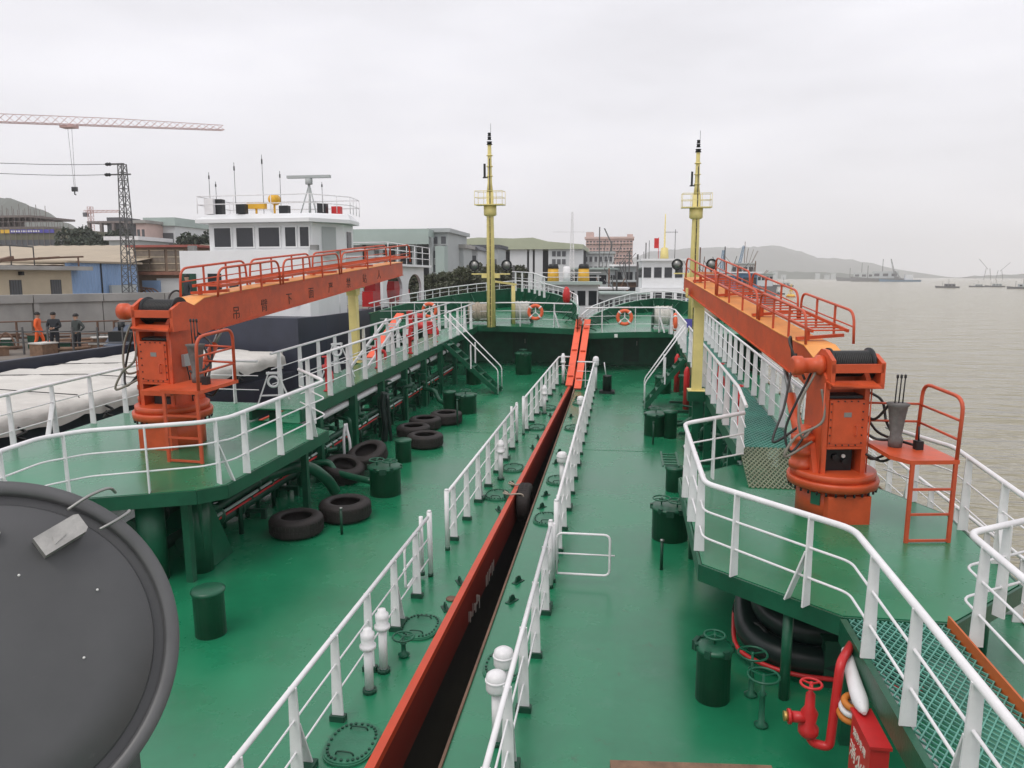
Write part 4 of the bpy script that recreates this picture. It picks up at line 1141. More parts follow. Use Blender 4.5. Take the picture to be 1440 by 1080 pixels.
def manifold(label, x, y0, y1, n):
    T = thing('pipe_manifold', label, 'pipework', (x,y0,0), 'branch pipes under the walkways')
    for k in range(n):
        y = (y1-y0)*(k+random.uniform(0.2,0.8))/n; r = random.choice((0.03,0.045,0.06)); h_ = random.uniform(0.5,1.3); dx = random.uniform(-0.5,0.1)
        part(T, 'riser', MB().tube(fillet([(dx,y,0.0),(dx,y,h_),(dx+random.choice((-0.4,0.3)),y+random.uniform(-0.3,0.3),h_+0.02)],0.12),r,8), random.choice((GREEN,GREEND,GREEND)))
        if k % 2: part(T, 'flange', MB().cyl((dx,y,h_*0.5-0.02),(dx,y,h_*0.5+0.02),r*1.7,n=10), GREEND)
        if k % 3 == 0: part(T, 'hand_wheel', hand_wheel(MB(), (dx,y,h_+0.22), 0.12), WHEELG)
    y = 0.6
    while y < y1-y0:
        part(T, 'support', MB().box(-1.0,0.05,y-0.04,y+0.04,0.12,0.2).box(-0.05,0.05,y-0.04,y+0.04,0,0.119), GREEND); y += 1.5
manifold('tangle of dark green branch pipes under the solid walkway of the far tanker', -7.35, 11.6, 27.0, 34)
SHIP = 'R'
manifold('tangle of dark green branch pipes under the grated walkway of the near tanker', 2.6, 13.4, 27.5, 28)
G = 'pipes under the walkway of the near tanker'
for lb, x, z, r, y0, y1, m in (('thick dark green pipe under the grated walkway',2.45,0.45,0.11,13,31,GREEND),('dark green pipe high under the grated walkway',2.6,1.1,0.09,13,31,GREEND),
    ('dark green pipe in the middle under the grated walkway',2.95,0.7,0.12,13,31,GREEND),('dark green pipe at the back under the grated walkway',3.3,0.35,0.11,13,31,GREEND),('white pipe under the gangway leading to the fire box',2.64,0.98,0.075,3.5,7.85,WHITE)):
    pipe_run(lb, x, z, r, y0, y1, m, G)
for i, y in enumerate((14.6,16.6,18.4,20.6,22.8,25.0)):
    gate_valve('green hand-wheel valve in the pipework under the grated walkway, %s from the ramp' % ORD[i], (2.35,y,0.55+0.1*(i%2)), 1.15)
    gate_valve('green hand-wheel valve set back under the grated walkway, %s from the ramp' % ORD[i], (2.85,y+0.8,0.85), 1.1)
for lb, y, z in (('green cross pipe running from the pipework to the hatch near the stairs',21.9,0.3),('green cross pipe running from the pipework to the broad hatch',14.1,0.3)):
    solo('cross_pipe', lb, 'pipe', MB().tube(smooth_path([(2.4,y+0.3,0.45),(2.0,y+0.25,0.45),(1.7,y+0.15,z),(1.2,y,z)],6),0.06,10), GREEN)
for lb, x, y in (('upright dark red cylinder by the stairs under the grated walkway',2.0,24.2),('slim dark red cylinder under the forward end of the grated walkway',1.9,27.2)):
    solo('red_cylinder', lb, 'cylinder', MB().lathe([(0.1,0),(0.1,1.2),(0.06,1.3),(0.03,1.35),(0,1.36)],n=14), RED, (x,y,0.3))
valve('large green hand wheel low behind the round hatch, upper one of two', (1.60,8.75,0), 0.17, 0.55)
valve('large green hand wheel low behind the round hatch, lower one of two', (1.62,8.15,0), 0.17, 0.62)
solo('green_locker', 'dark green locker block under the crane platform', 'locker', MB().box(-0.5,0.5,-0.35,0.35,0,0.6).box(-0.53,0.53,-0.38,0.38,0.6,0.63), GREEND, (3.0,9.4,0))

# red fire main riser with its valve, fire box with lettering
T = thing('fire_main', 'bright red fire pipe bending down beside the gangway, valve at its foot', 'fire pipe', (2.14,7.35,0.0))
part(T, 'riser', MB().tube(fillet([(0.30,0.5,1.25),(0.04,0.0,1.28),(-0.02,-0.05,0.38),(-0.18,-0.02,0.40),(-0.22,0.0,0.5)],0.12,5),0.045,12), RED)
part(T, 'valve_body', MB().lathe([(0.07,0.46),(0.1,0.5),(0.1,0.56),(0.065,0.6),(0.085,0.72),(0.05,0.78),(0.045,0.92),(0.02,0.95),(0.018,1.03)],(-0.22,0,0),14).cyl((-0.22,-0.0,0.66),(-0.40,-0.02,0.67),0.055,n=12).cyl((-0.40,-0.02,0.67),(-0.43,-0.02,0.67),0.075,n=12), RED)
part(T, 'hand_wheel', hand_wheel(MB(), (-0.22,0,1.03), 0.10), RED)
part(T, 'coupling', MB().cyl((-0.43,-0.02,0.67),(-0.47,-0.02,0.67),0.05,n=10), mat('brass', (0.5,0.33,0.1), 0.35, metal=0.7))
T = thing('fire_box', 'red fire box with pale characters on its side under the gangway', 'fire box', (2.31,6.77,0.15))
part(T, 'cabinet', MB().box(-0.08,0.08,-0.28,0.28,0,0.80), RED)
part(T, 'lid', MB().box(-0.095,0.095,-0.30,0.30,0.80,0.83), RED)
part(T, 'hinge', MB().box(0.081,0.09,-0.15,0.15,0.72,0.79), DARK)
part(T, 'stand', MB().box(-0.06,0.06,-0.26,-0.2,-0.15,0).box(-0.06,0.06,0.2,0.26,-0.15,0), GREEND)
for txt, size, zz, yy in (('消防专用',0.095,0.62,0.21),('消火栓',0.19,0.38,0.27)):
    o = part(T, 'lettering', text_mesh(txt, size, 0.002, LETW, 'LEFT'), None)
    o.rotation_euler = (M.Rotation(-pi/2,4,'Z') @ M.Rotation(pi/2,4,'X')).to_euler()
    o.location = (-0.083, yy, zz)
T = thing('coiled_hose', 'orange and white coiled fire hose wedged above the red fire box', 'hose', (2.28,7.25,0.80))
solo('white_sleeve', 'white canvas hose sleeve hanging under the gangway edge down to the fire box', 'hose', MB().tube(smooth_path([(0.04,0.55,0.12),(0.0,0.25,0.10),(-0.02,-0.05,0.04),(-0.03,-0.35,-0.02)],5),0.05,10,radii=[0.05+0.0025*i for i in range(12)]+[0.078,0.066,0.045,0.02]), WHITE, (2.32,7.25,1.05))
for k in range(3):
    part(T, 'coil', MB().torus((0.0,0.0,0.08*k),0.10-0.01*k,0.035,18,8).xf(M.Rotation(0.3,4,'X')), [mat('orange_hose', (0.6,0.2,0.03), 0.6), WHITE, MATS['orange_hose']][k] if 'orange_hose' not in MATS else [MATS['orange_hose'], WHITE, MATS['orange_hose']][k])
# black inflatable boat stowed under the crane platform
T = thing('inflatable_boat', 'black inflatable boat with red rubbing strip stowed under the near crane platform', 'inflatable boat', (2.62,9.85,0.0), rz=radians(-8))
outl = [(1.1,-0.55,0),(0.2,-0.62,0),(-0.45,-0.6,0),(-0.82,-0.3,0.05),(-0.9,0.15,0.15),(-0.85,0.7,0.28),(-0.8,1.15,0.36)]
part(T, 'lower_tube', MB().tube(smooth_path([(x,y,z+0.26) for x,y,z in outl],6),0.18,14), BLACK)
part(T, 'upper_tube', MB().tube(smooth_path([(x*0.9+0.1,y*0.86+0.05,z+0.56) for x,y,z in outl],6),0.17,14), BLACK)
part(T, 'rubbing_strip', MB().tube(smooth_path([(x-0.17 if x < -0.6 else x,y-0.19 if y < 0 else y,z+0.13) for x,y,z in outl],6),0.03,8), RED)
part(T, 'floor', MB().prism([(1.1,-0.5),(-0.5,-0.5),(-0.8,0.1),(-0.75,1.1),(1.1,1.1)],0.2,0.25), BLACK)
for k, (x, y, z) in enumerate([(-0.75,-0.35,0.4),(-0.88,0.2,0.5),(-0.84,0.7,0.65)]):
    part(T, 'strap', MB().torus((0,0,0),0.215,0.02,16,6,'x',flat=2).xf(M.Translation((x,y,z-0.12)) @ M.Rotation(radians(40+25*k),4,'Z')), HOSE)
part(T, 'cradle', MB().box(-0.7,0.9,-0.3,-0.2,0,0.07).box(-0.7,0.9,0.5,0.6,0,0.07), GREEND)
solo('timber_beam', 'weathered brown timber lying on the deck at the bottom edge of the photo', 'timber', MB().bar((-1.2,-0.12,0.07),(0.42,0.02,0.07),0.15,0.13).bar((0.1,-0.01,0.137),(0.2,-0.1,0.15),0.03,0.03), WOOD, (1.16,7.20,0.0))

# red hydrants and white fittings standing on the walkways
def hydrant(label, loc, rz=0):
    T = thing('fire_hydrant', label, 'hydrant', loc, 'red hydrants along the walkways', rz)
    part(T, 'standpipe', MB().lathe([(0.10,0),(0.10,0.03),(0.055,0.04),(0.055,0.5),(0.08,0.52),(0.08,0.62),(0.05,0.64),(0.04,0.8)],n=12), RED)
    part(T, 'outlet', MB().tube(smooth_path([(0,0,0.45),(0.16,0,0.5),(0.22,0,0.38),(0.2,0,0.25)],4),0.045,8).cyl((0,0,0.56),(-0.16,0,0.6),0.05,n=8), RED)
    part(T, 'hand_wheel', hand_wheel(MB(), (0,0,0.85), 0.1), RED)
SHIP = 'L'
for lb, y in (('first of four from the crane',17.5),('second of four from the crane',21.2),('third of four from the crane',24.4),('fourth of four from the crane',27.6)):
    hydrant('red hydrant on the solid walkway of the far tanker, ' + lb, (-7.5,y,1.9), random.uniform(-1,1))
SHIP = 'R'
for lb, y in (('beside the platform ramp',15.5),('beside the yellow post',18.5)):
    hydrant('red hydrant just inboard of the grated walkway, ' + lb, (2.28,y,1.75), 1.0)
def white_frame(label, loc, rz=0):
    T = thing('hose_rack', label, 'rack', loc, 'white racks on the walkways', rz)
    for x in (-0.3,0.3):
        part(T, 'leg', MB().bar((x*1.5,0,0),(x*0.3,0,0.95),0.05,0.03), WHITE)
    part(T, 'cross_bar', MB().bar((-0.32,0,0.4),(0.32,0,0.4),0.04,0.03).bar((-0.15,0,0.92),(0.15,0,0.92),0.06,0.05), WHITE)
    part(T, 'roller', MB().torus((0,0.0,0.72),0.12,0.03,16,6,'y'), WHITE)
SHIP = 'L'
white_frame('white A-shaped rack at the forward end of the far crane platform', (-8.3,16.3,1.6), 0.3)
white_frame('white A-shaped rack beside the yellow boom rest on the solid walkway', (-8.0,19.4,1.9), 0.6)
white_frame('white A-shaped rack outboard of the third hydrant', (-8.0,24.2,1.9), 0.2)
solo('accommodation_ladder', 'slanting red and white ladder lashed outboard of the solid walkway', 'ladder', MB().bar((0,0,0),(-0.3,4.2,1.0),0.05,0.08).bar((-0.5,0,0),(-0.8,4.2,1.0),0.05,0.08).bar((0.0,0.6,0.15),(-0.55,0.6,0.15),0.05).bar((-0.1,1.6,0.4),(-0.65,1.6,0.4),0.05).bar((-0.2,2.7,0.65),(-0.75,2.7,0.65),0.05).bar((-0.28,3.7,0.9),(-0.8,3.7,0.9),0.05), WHITE, (-7.75,21.0,1.95))
T = thing('orange_beam', 'bright orange beam slanting up outboard of the solid walkway', 'beam', (-9.2,25.2,1.6))
part(T, 'board', MB().bar((0,0,0),(0.45,2.2,1.35),0.30,0.08), PLANK)
part(T, 'foot', MB().box(-0.2,0.2,-0.2,0.1,-1.6,-0.06), GREEND)
solo('red_winch', 'low red winch on the deck outboard of the walkway', 'winch', MB().lathe([(0.25,-0.3),(0.18,-0.28),(0.18,0.28),(0.25,0.3)],(0,0,0.3),16,'x').box(-0.5,-0.3,-0.25,0.25,0,0.6).box(0.3,0.5,-0.25,0.25,0,0.5), RED, (-8.9,30.4,1.9), rz=0.3)
solo('red_winch', 'second red winch at the rail below the outboard lifebuoy', 'winch', MB().lathe([(0.25,-0.3),(0.18,-0.28),(0.18,0.28),(0.25,0.3)],(0,0,0.3),16,'x').box(-0.5,-0.3,-0.25,0.25,0,0.6), RED, (-10.2,34.6,1.9), rz=0.1)
T = solo('blue_plate', 'small blue plate on the rail beyond the yellow boom rest of the near tanker', 'plate', MB().box(-0.18,0.18,-0.01,0.01,0,0.35), BANNER, (0,0,0))
AFLOAT.remove((T,'L')); SHIP = 'R'; T.location = (2.6,32.0,2.1); _reg(T)
part(T, 'post', MB().cyl((0,0.03,-0.35),(0,0.03,0.3),0.025,n=6), WHITE)
for k, (s_, x, y, z) in enumerate((('R',-0.3,32.56,1.63),('R',3.6,32.9,1.63),('L',-4.9,33.75,1.77))):
    SHIP = s_
    solo('deck_lamp', ('small square lamp under the forecastle edge, right of the planks','small square lamp under the forecastle edge by the grated walkway','small square lamp under the forecastle edge, left of the planks')[k], 'lamp', MB().box(-0.07,0.07,-0.06,0.0,-0.07,0.07).box(-0.05,0.05,-0.064,-0.06,-0.05,0.05), REFL, (x,y+0.35 if s_=='R' else y,z), 'small lamps under the forecastle edges')

# ------------------------------------------------------------------ the searchlight beside the camera (seen from behind)
SHIP = 'R'
LC = V((-1.0,1.0,4.66)); 
T = thing('searchlight', 'big grey round searchlight housing with a latch, close at the left edge', 'searchlight', (0,0,0))
def lampmb(): return MB()
nrm = (V((0,0,5.3)) - LC).normalized(); nrm = (nrm + V((0.02,0,0.10))).normalized()
MT = M.Translation(LC) @ nrm.to_track_quat('Z','Y').to_matrix().to_4x4()
Rr = 0.292
def LP(name, mb, m, par=None): return part(par or T, name, mb.xf(MT), m)
LP('housing', MB().lathe([(Rr*0.55,-0.34),(Rr*0.96,-0.26),(Rr,-0.05),(Rr*0.995,-0.012)], n=72), GREYP)
LP('rim', MB().lathe([(Rr*0.995,-0.03),(Rr,-0.004),(Rr*0.992,0.004),(Rr*0.925,0.005),(Rr*0.915,-0.002),(Rr*0.912,-0.032)], n=96), GREYR)
LP('groove', MB().lathe([(Rr*0.915,-0.03),(Rr*0.845,-0.03)], n=72), BLACK)
cv = LP('cover', MB().lathe([(Rr*0.858,-0.03),(Rr*0.856,-0.002),(Rr*0.845,0.004),(Rr*0.6,0.012),(0,0.018)], n=96), GREYP)
lt_a = radians(52)
lr = 0.72*Rr
def onface(mb, ang, rad, rot=0.0, z=0.012): 
    return mb.xf(M.Translation((rad*cos(ang), rad*sin(ang), z)) @ M.Rotation(rot,4,'Z'))
lt = LP('latch', onface(MB().prism([(-0.038,-0.018),(0.032,-0.018),(0.038,-0.013),(0.038,0.015),(0.031,0.018),(-0.038,0.018)],0.0,0.030).prism([(-0.018,-0.010),(0.004,-0.005),(0.006,0.003),(-0.014,0.005)],0.0301,0.032), lt_a, lr, 0.40), LATCH)
LP('wire_loop', onface(MB().tube(smooth_path([(0.03,0.032,0.02),(0.07,0.034,0.022),(0.105,0.03,0.012),(0.118,0.022,-0.02)],6),0.0028,6).tube(smooth_path([(0.052,-0.026,0.02),(0.08,-0.028,0.022),(0.108,-0.026,0.012),(0.118,-0.02,-0.02)],6),0.0028,6), lt_a, lr, 0.40), STEEL, lt)
LP('tab', onface(MB().prism([(-0.04,-0.012),(0.012,-0.014),(0.018,-0.003),(0.012,0.010),(-0.04,0.011)],0.0,0.010), radians(82), 0.68*Rr, -0.1), LATCH)
for a, r_ in ((radians(62),0.45*Rr),(radians(20),0.62*Rr),(radians(-18),0.48*Rr),(radians(100),0.4*Rr)):
    LP('screw', onface(MB().lathe([(0.0022,0),(0.0022,0.002),(0,0.0025)],n=8), a, r_, 0, 0.013), REFL)
part(T, 'yoke', MB().bar((LC.x,LC.y+0.16,LC.z-0.27),(LC.x,LC.y+0.16,LC.z-0.60),0.30,0.05,up=(1,0,0)), GREYP)
part(T, 'pedestal', MB().cyl((LC.x,LC.y+0.16,3.65),(LC.x,LC.y+0.16,LC.z-0.55),0.05,n=12), GREYP)
part(RS, 'searchlight_shelf', MB().box(LC.x-0.25,LC.x+0.25,0.42,LC.y+0.4,3.60,3.648), DECK, RB)

# ------------------------------------------------------------------ water, land, hills
SHIP = None
CW = M.Rotation(radians(8.24), 3, 'Z') @ M.Rotation(radians(82.0), 3, 'X')
def P(px, py, y):                 # where a sight line through the photograph crosses the plane y metres ahead
    d = CW @ V(((px-720)/1080, -(py-540)/1080, -1))
    t = y/d.y
    return V((d.x*t, y, CAM_Z + d.z*t))
wm = bpy.data.materials.new('silty_water')
wm.use_nodes = True
t = wm.node_tree; b = t.nodes['Principled BSDF']
b.inputs['Base Color'].default_value = (0.32, 0.295, 0.215, 1)
b.inputs['Roughness'].default_value = 0.16
b.inputs['IOR'].default_value = 1.33
gg = t.nodes.new('ShaderNodeNewGeometry')
prev = None
h_out = None
for (sx, sy, dist, wgt) in ((0.13,0.36,1,1.15),(0.42,1.1,1,0.48),(1.4,3.2,1,0.14)):
    m_ = t.nodes.new('ShaderNodeMapping'); m_.inputs['Scale'].default_value = (sx, sy, 1); m_.inputs['Rotation'].default_value = (0,0,radians(-22))
    n_ = t.nodes.new('ShaderNodeTexNoise'); n_.inputs['Scale'].default_value = 1; n_.inputs['Detail'].default_value = 3; n_.inputs['Distortion'].default_value = 0.3
    mu = t.nodes.new('ShaderNodeMath'); mu.operation = 'MULTIPLY'; mu.inputs[1].default_value = wgt
    t.links.new(gg.outputs['Position'], m_.inputs['Vector']); t.links.new(m_.outputs[0], n_.inputs['Vector']); t.links.new(n_.outputs[0], mu.inputs[0])
    if h_out is None: h_out = mu.outputs[0]
    else:
        ad = t.nodes.new('ShaderNodeMath'); ad.operation = 'ADD'
        t.links.new(h_out, ad.inputs[0]); t.links.new(mu.outputs[0], ad.inputs[1]); h_out = ad.outputs[0]
bp = t.nodes.new('ShaderNodeBump'); bp.inputs['Strength'].default_value = 1.0; bp.inputs['Distance'].default_value = 1.7
t.links.new(h_out, bp.inputs['Height']); t.links.new(bp.outputs[0], b.inputs['Normal'])
mb = MB().add([(-2500,-450,0),(4100,-450,0),(4100,5100,0),(-2500,5100,0)], [(0,1,2,3)])
struct('water', mb, wm)
shore = [(-400,-60),(-27,-60),(-29,10),(-25.5,42),(-22,58),(-19,72),(-15,95),(-9,140),(1,225),(35,480),(150,1100),(420,2300),(420,2600),(-900,2600),(-900,-60)]
struct('land', MB().prism(shore[1:], -1.5, 3.15), GROUND)
struct('quay', MB().prism([(-33,-20),(-19.9,-20),(-19.9,45),(-26,46),(-31,34)], -1.4, 3.55), mat('oily_quay_surface', (0.15,0.13,0.11), 0.85, var=0.4, scale=0.6, rust=0.2, rustcol=(0.32,0.28,0.24), bump=0.4, bscale=3, rscale=1.2))
def ridge(name, pts, y, depth, m, base=0.0):
    n = len(pts); mb = MB()
    rows = [0.0, 0.25, 0.55, 0.8, 1.0, 0.6, 0.0]
    ys = [0, 0.15, 0.3, 0.42, 0.5, 0.75, 1.0]
    vs = []
    for k, (rr, yy) in enumerate(zip(rows, ys)):
        for i, (px, py) in enumerate(pts):
            p = P(px, py, y)
            z = base + max(0.0, p.z-base)*rr*(1+random.uniform(-0.05,0.05)*(0 < k < 4))
            vs.append((p.x*(1+0.0*k), y + depth*(yy-0.5) + random.uniform(-0.02,0.02)*depth, z))
    fs = []
    for k in range(len(rows)-1):
        for i in range(n-1):
            fs.append((k*n+i, k*n+i+1, (k+1)*n+i+1, (k+1)*n+i))
    mb.add(vs, fs, True)
    return struct(name, mb, m)
random.seed(21)
def dense(pts, k=5):
    out = []
    for a, b_ in zip(pts[:-1], pts[1:]):
        for j in range(k):
            t_ = j/k; out.append((a[0]+(b_[0]-a[0])*t_, a[1]+(b_[1]-a[1])*t_+random.uniform(-1.0,1.0)))
    return out+[pts[-1]]
ridge('hills', dense([(840,389),(880,366),(915,354),(960,350),(1000,347),(1030,349),(1060,347),(1090,345),(1120,352),(1150,362),(1190,364),(1225,370),(1250,377),(1272,390)]), 3600, 1400, HILL)
ridge('hill', dense([(-260,380),(-160,300),(-80,278),(-20,276),(20,280),(60,296),(95,315),(140,338),(190,370)]), 900, 300, HILL, 3.0)
ridge('far_shore', dense([(1060,389.4),(1085,381),(1120,382.5),(1170,383),(1215,386),(1235,389.4)],4), 1900, 120, HILL)
ridge('far_coast', dense([(1360,389),(1400,386.5),(1440,385),(1500,384),(1600,387)],4), 2600, 150, HILL)

# ------------------------------------------------------------------ the covered barge lying outboard of the far tanker
def at_ship(x, y, z): return (x, y, z)
BG = thing('cargo_barge', 'navy barge with canvas covered hold and white wheelhouse, outboard of the far tanker', 'barge', (-15.8, 20, 0))
B = (-15.8, 20, 0)
hull = [(-19.6,-4),(-13.0,-4),(-12.95,28.6),(-12.25,30),(-12.3,46),(-14,50),(-18,50),(-19.6,46)]
part(BG, 'hull', MB().prism(hull,-1.2,3.05), NAVY, B)
part(BG, 'bulwark', MB().box(-19.6,-19.45,-4,28.6,3.05,4.05).box(-19.66,-19.40,-4,28.6,4.05,4.12), NAVY, B)
part(BG, 'raised_house_front', MB().prism([(-19.5,29.6),(-12.7,28.8),(-12.4,31),(-12.5,38),(-19.5,38)],3.06,5.15), NAVY, B)
# canvas: crumpled sheet over the hold with an overhanging skirt
nx, ny = 34, 110
vs = []; fs = []
random.seed(4)
def fold(u, v):
    return 0.05*sin(v*2.1+sin(u*3.0)*1.3)+0.035*sin(v*5.3+u*4.1)+0.03*sin(u*9.0-v*1.7)+0.02*sin(v*11+u*13)
for j in range(ny+1):
    y = -4+32.2*j/ny
    for i in range(nx+1):
        u = i/nx
        if u > 0.90:
            w_ = (u-0.90)/0.10
            x = -13.35+0.36*min(1,w_*4.0)+0.05*sin(y*3.1+1.3*sin(y*0.9))*w_+0.03*sin(y*9.7+w_*4)
            z = 3.86-0.50*max(0.0,w_-0.16)-0.07*w_*abs(sin(y*1.3))+0.04*sin(y*4.3+w_*5)
        else:
            x = -19.0+(5.65)*u/0.90; z = 3.84+0.10*sin(pi*min(1,u/0.9))+fold(u*6, y)*0.42
            k_ = (y+4) % 3.1
            z -= 0.07*math.exp(-((k_-1.5)/0.10)**2)
        vs.append((x,y,z))
for j in range(ny):
    for i in range(nx):
        a = j*(nx+1)+i
        fs.append((a,a+1,a+nx+2,a+nx+1))
TP = part(BG, 'tarpaulin', MB().add(vs, fs, True), TARP, B)
part(BG, 'hatch_coaming', MB().box(-18.9,-13.3,-4,28.15,3.06,3.74), NAVY, B)
part(BG, 'tarpaulin_end', MB().box(-18.9,-13.2,28.16,28.4,3.2,3.86), TARP, B)
for k in range(9):
    y = 1.2+3.1*k
    part(TP, 'lashing', MB().tube([(-18.9,y-4.0+1.2,3.88),(-15.5,y-2.8+0.1,3.97),(-13.3,y-2.8,3.90),(-12.96,y-2.75,3.3)],0.013,5), HOSE, B)
for k in range(7):
    y = 6.0+3.0*k+random.uniform(-.5,.5)
    part(TP, 'knot', MB().tube(smooth_path([(-12.98,y,3.55),(-12.90,y+0.15,3.42),(-12.94,y-0.1,3.36),(-12.88,y+0.1,3.26)],4),0.035,6).tube([(-12.96,y,3.4),(-12.88,y-0.25,3.26)],0.03,5), HOSE, B)
# white superstructure
HS = part(BG, 'deckhouse', MB().prism([(-18.75,30.75),(-12.75,30.2),(-12.55,30.6),(-12.55,33.9),(-18.75,34)],5.15,7.86), WALL, B)
whp = [(-17.6,31.2),(-12.85,30.85),(-11.95,32.1),(-11.95,33.3),(-17.6,33.3)]
WH = part(BG, 'wheelhouse', MB().prism(whp,7.861,9.0), WALL, B)
# sloping window band: five front panes, framed
def wpos(u, z, off=0.0):
    a = V((-17.6,31.2,0)); b_ = V((-12.85,30.85,0))
    p = a+(b_-a)*u
    return (p.x, p.y-off, z)
for u0, u1 in ((0.05,0.225),(0.27,0.445),(0.49,0.70),(0.745,0.855),(0.885,0.98)):
    f = part(WH, 'window', MB().add([wpos(u0,8.02,0.03),wpos(u1,8.02,0.03),wpos(u1,8.82,0.03),wpos(u0,8.82,0.03),wpos(u0,8.02,0.0),wpos(u1,8.02,0.0),wpos(u1,8.82,0.0),wpos(u0,8.82,0.0)],
             [(0,1,2,3),(0,4,5,1),(1,5,6,2),(2,6,7,3),(3,7,4,0)]), GLASSD, B)
    mb = MB()
    for z in (8.0, 8.84): mb.bar(wpos(u0-0.01,z,0.03), wpos(u1+0.01,z,0.03), 0.05, 0.05)
    for u in (u0, u1): mb.bar(wpos(u,8.02,0.03), wpos(u,8.82,0.03), 0.05, 0.05)
    part(WH, 'window_frame', mb, WALL, B)
part(WH, 'side_window', MB().box(-11.945,-11.92,32.5,33.0,8.0,8.7), GLASSD, B)
part(WH, 'side_door', MB().add([(-12.56,31.22,7.6),(-12.16,31.78,7.6),(-12.16,31.78,8.85),(-12.56,31.22,8.85)],[(0,1,2,3)]), GREYB, B)
rp = [(-17.95,30.75),(-12.75,30.35),(-11.55,31.9),(-11.75,33.6),(-18.0,33.6)]
rpi = [(x*0.93-1.04, (y-32)*0.62+32.3) for x, y in rp]
n5 = len(rp)
RF = part(BG, 'wheelhouse_roof', MB().add([(x,y,9.01) for x,y in rp]+[(x,y,9.16) for x,y in rp]+[(x,y,9.42) for x,y in rpi], [tuple(reversed(range(n5))), tuple(range(2*n5,3*n5))]+[(i,(i+1)%n5,n5+(i+1)%n5,n5+i) for i in range(n5)]+[(n5+i,n5+(i+1)%n5,2*n5+(i+1)%n5,2*n5+i) for i in range(n5)]), WALL, B)
mb = MB()
for z in (9.78, 10.12):
    mb.tube([(p[0]*0.985-0.22,p[1]+0.15,z) for p in rp],0.02,5,closed=True)
for a, b_ in zip(rp, rp[1:]+rp[:1]):
    for k in range(3):
        p = V(a)+(V(b_)-V(a))*k/3
        mb.cyl((p.x*0.985-0.22,p.y+0.15,9.42),(p.x*0.985-0.22,p.y+0.15,10.12),0.018,n=5)
part(RF, 'roof_railing', mb, WHITE, B)
part(BG, 'radar', MB().cyl((-14.0,33.5,9.42),(-14.0,33.5,10.9),0.06,n=8).tube([(-14.4,33.3,9.42),(-14.05,33.5,10.7)],0.03,5).tube([(-13.6,33.3,9.42),(-13.95,33.5,10.7)],0.03,5).cyl((-14.0,33.5,10.85),(-14.0,33.5,11.1),0.16,n=12).box(-15.0,-13.0,33.4,33.6,11.12,11.24), GREYB, B)
part(BG, 'searchlamp', MB().cyl((-15.25,32.6,9.42),(-15.25,32.6,9.9),0.05,n=8).lathe([(0.05,-0.25),(0.2,-0.2),(0.24,0.15),(0.2,0.17)],(-15.25,32.6,10.12),14,'y'), FUNN, B)
part(BG, 'searchlamp', MB().cyl((-15.9,32.2,9.42),(-15.9,32.2,9.7),0.05,n=8).box(-16.3,-15.5,32.1,32.4,9.7,9.95), FUNN, B)
for x, y, m_ in ((-17.7,31.6,WHITE),(-17.4,31.8,DARK),(-16.2,31.5,DARK),(-13.2,33,DARK),(-12.7,33.4,RED),(-14.6,32.2,DARK)):
    part(BG, 'roof_box', MB().box(x-0.2,x+0.2,y-0.15,y+0.15,9.43,9.43+random.uniform(0.3,0.75)), m_, B)
for x, h_ in ((-18.2,1.9),(-17.9,1.5),(-15.7,2.6),(-14.9,1.9),(-13.0,1.4),(-17.0,2.3)):
    part(BG, 'aerial', MB().cyl((x,32.5,9.42),(x,32.5,9.42+h_),0.011,n=5).cyl((x,32.5,9.42+h_*0.85),(x,32.5,9.42+h_*0.93),0.03,n=6), DARK, B)
for x in (-18.2,-12.75):
    part(BG, 'floodlamp', MB().box(x-0.16,x+0.16,30.75,30.95,7.87,8.08), STEEL, B)
part(BG, 'portlight', MB().box(-16.4,-16.0,30.45,30.54,6.1,6.5), GLASSD, B)
part(BG, 'door', MB().box(-18.7,-18.0,30.66,30.73,5.3,6.9), GREEND, B)
part(BG, 'door', MB().box(-17.4,-16.8,30.54,30.61,5.3,6.9), DARK, B)
# after part: low black side, white arched bulwark, small rail
part(BG, 'after_hull', MB().box(-13.0,-12.2,38.2,47,3.06,5.2), BLACKH, B)
mb = MB()
ya, yb = 38.4, 46.6
outer = [(ya,5.2),(yb,5.2),(yb,7.3),(ya,7.3)]
def archplate(mb, y0, y1, z0, z1, x0, x1):
    n = 10; c = (y0+y1)/2
    w_ = (y1-y0)*0.36
    inner = [(c-w_*0.8,z0+0.02)]+[(c-w_*cos(pi*i/n)*(1.0), z0+(z1-z0)*0.42+(z1-z0)*0.40*sin(pi*i/n)) for i in range(n+1)]+[(c+w_*0.8,z0+0.02)]
    out = [(y0,z0)]+[(y0+(y1-y0)*i/n, z1) for i in range(n+1)]+[(y1,z0)]
    vs = []
    for x in (x0,x1):
        vs += [(x,a,b_) for a,b_ in inner]+[(x,a,b_) for a,b_ in out]
    k = len(inner); fs = []
    for i in range(k-1):
        fs.append((i,i+1,k+i+1,k+i)); fs.append((2*k+i,3*k+i,3*k+i+1,2*k+i+1)); fs.append((i,2*k+i,2*k+i+1,i+1)); fs.append((k+i,k+i+1,3*k+i+1,3*k+i))
    mb.add(vs, fs)
for k in range(2):
    archplate(mb, ya+k*4.1, ya+k*4.1+4.08, 5.2, 7.3, -12.4, -12.25)
part(BG, 'arched_bulwark', mb, WALL, B)
part(BG, 'deck_rail', MB().tube([(-13.6,30.0,6.0),(-12.6,30.6,6.0),(-12.55,36,6.0)],0.025,6).tube([(-13.6,30.0,5.6),(-12.6,30.6,5.6),(-12.55,36,5.6)],0.02,6).cyl((-12.6,30.6,5.15),(-12.6,30.6,6.0),0.025,n=6).cyl((-12.55,33,5.15),(-12.55,33,6.0),0.025,n=6), WHITE, B)
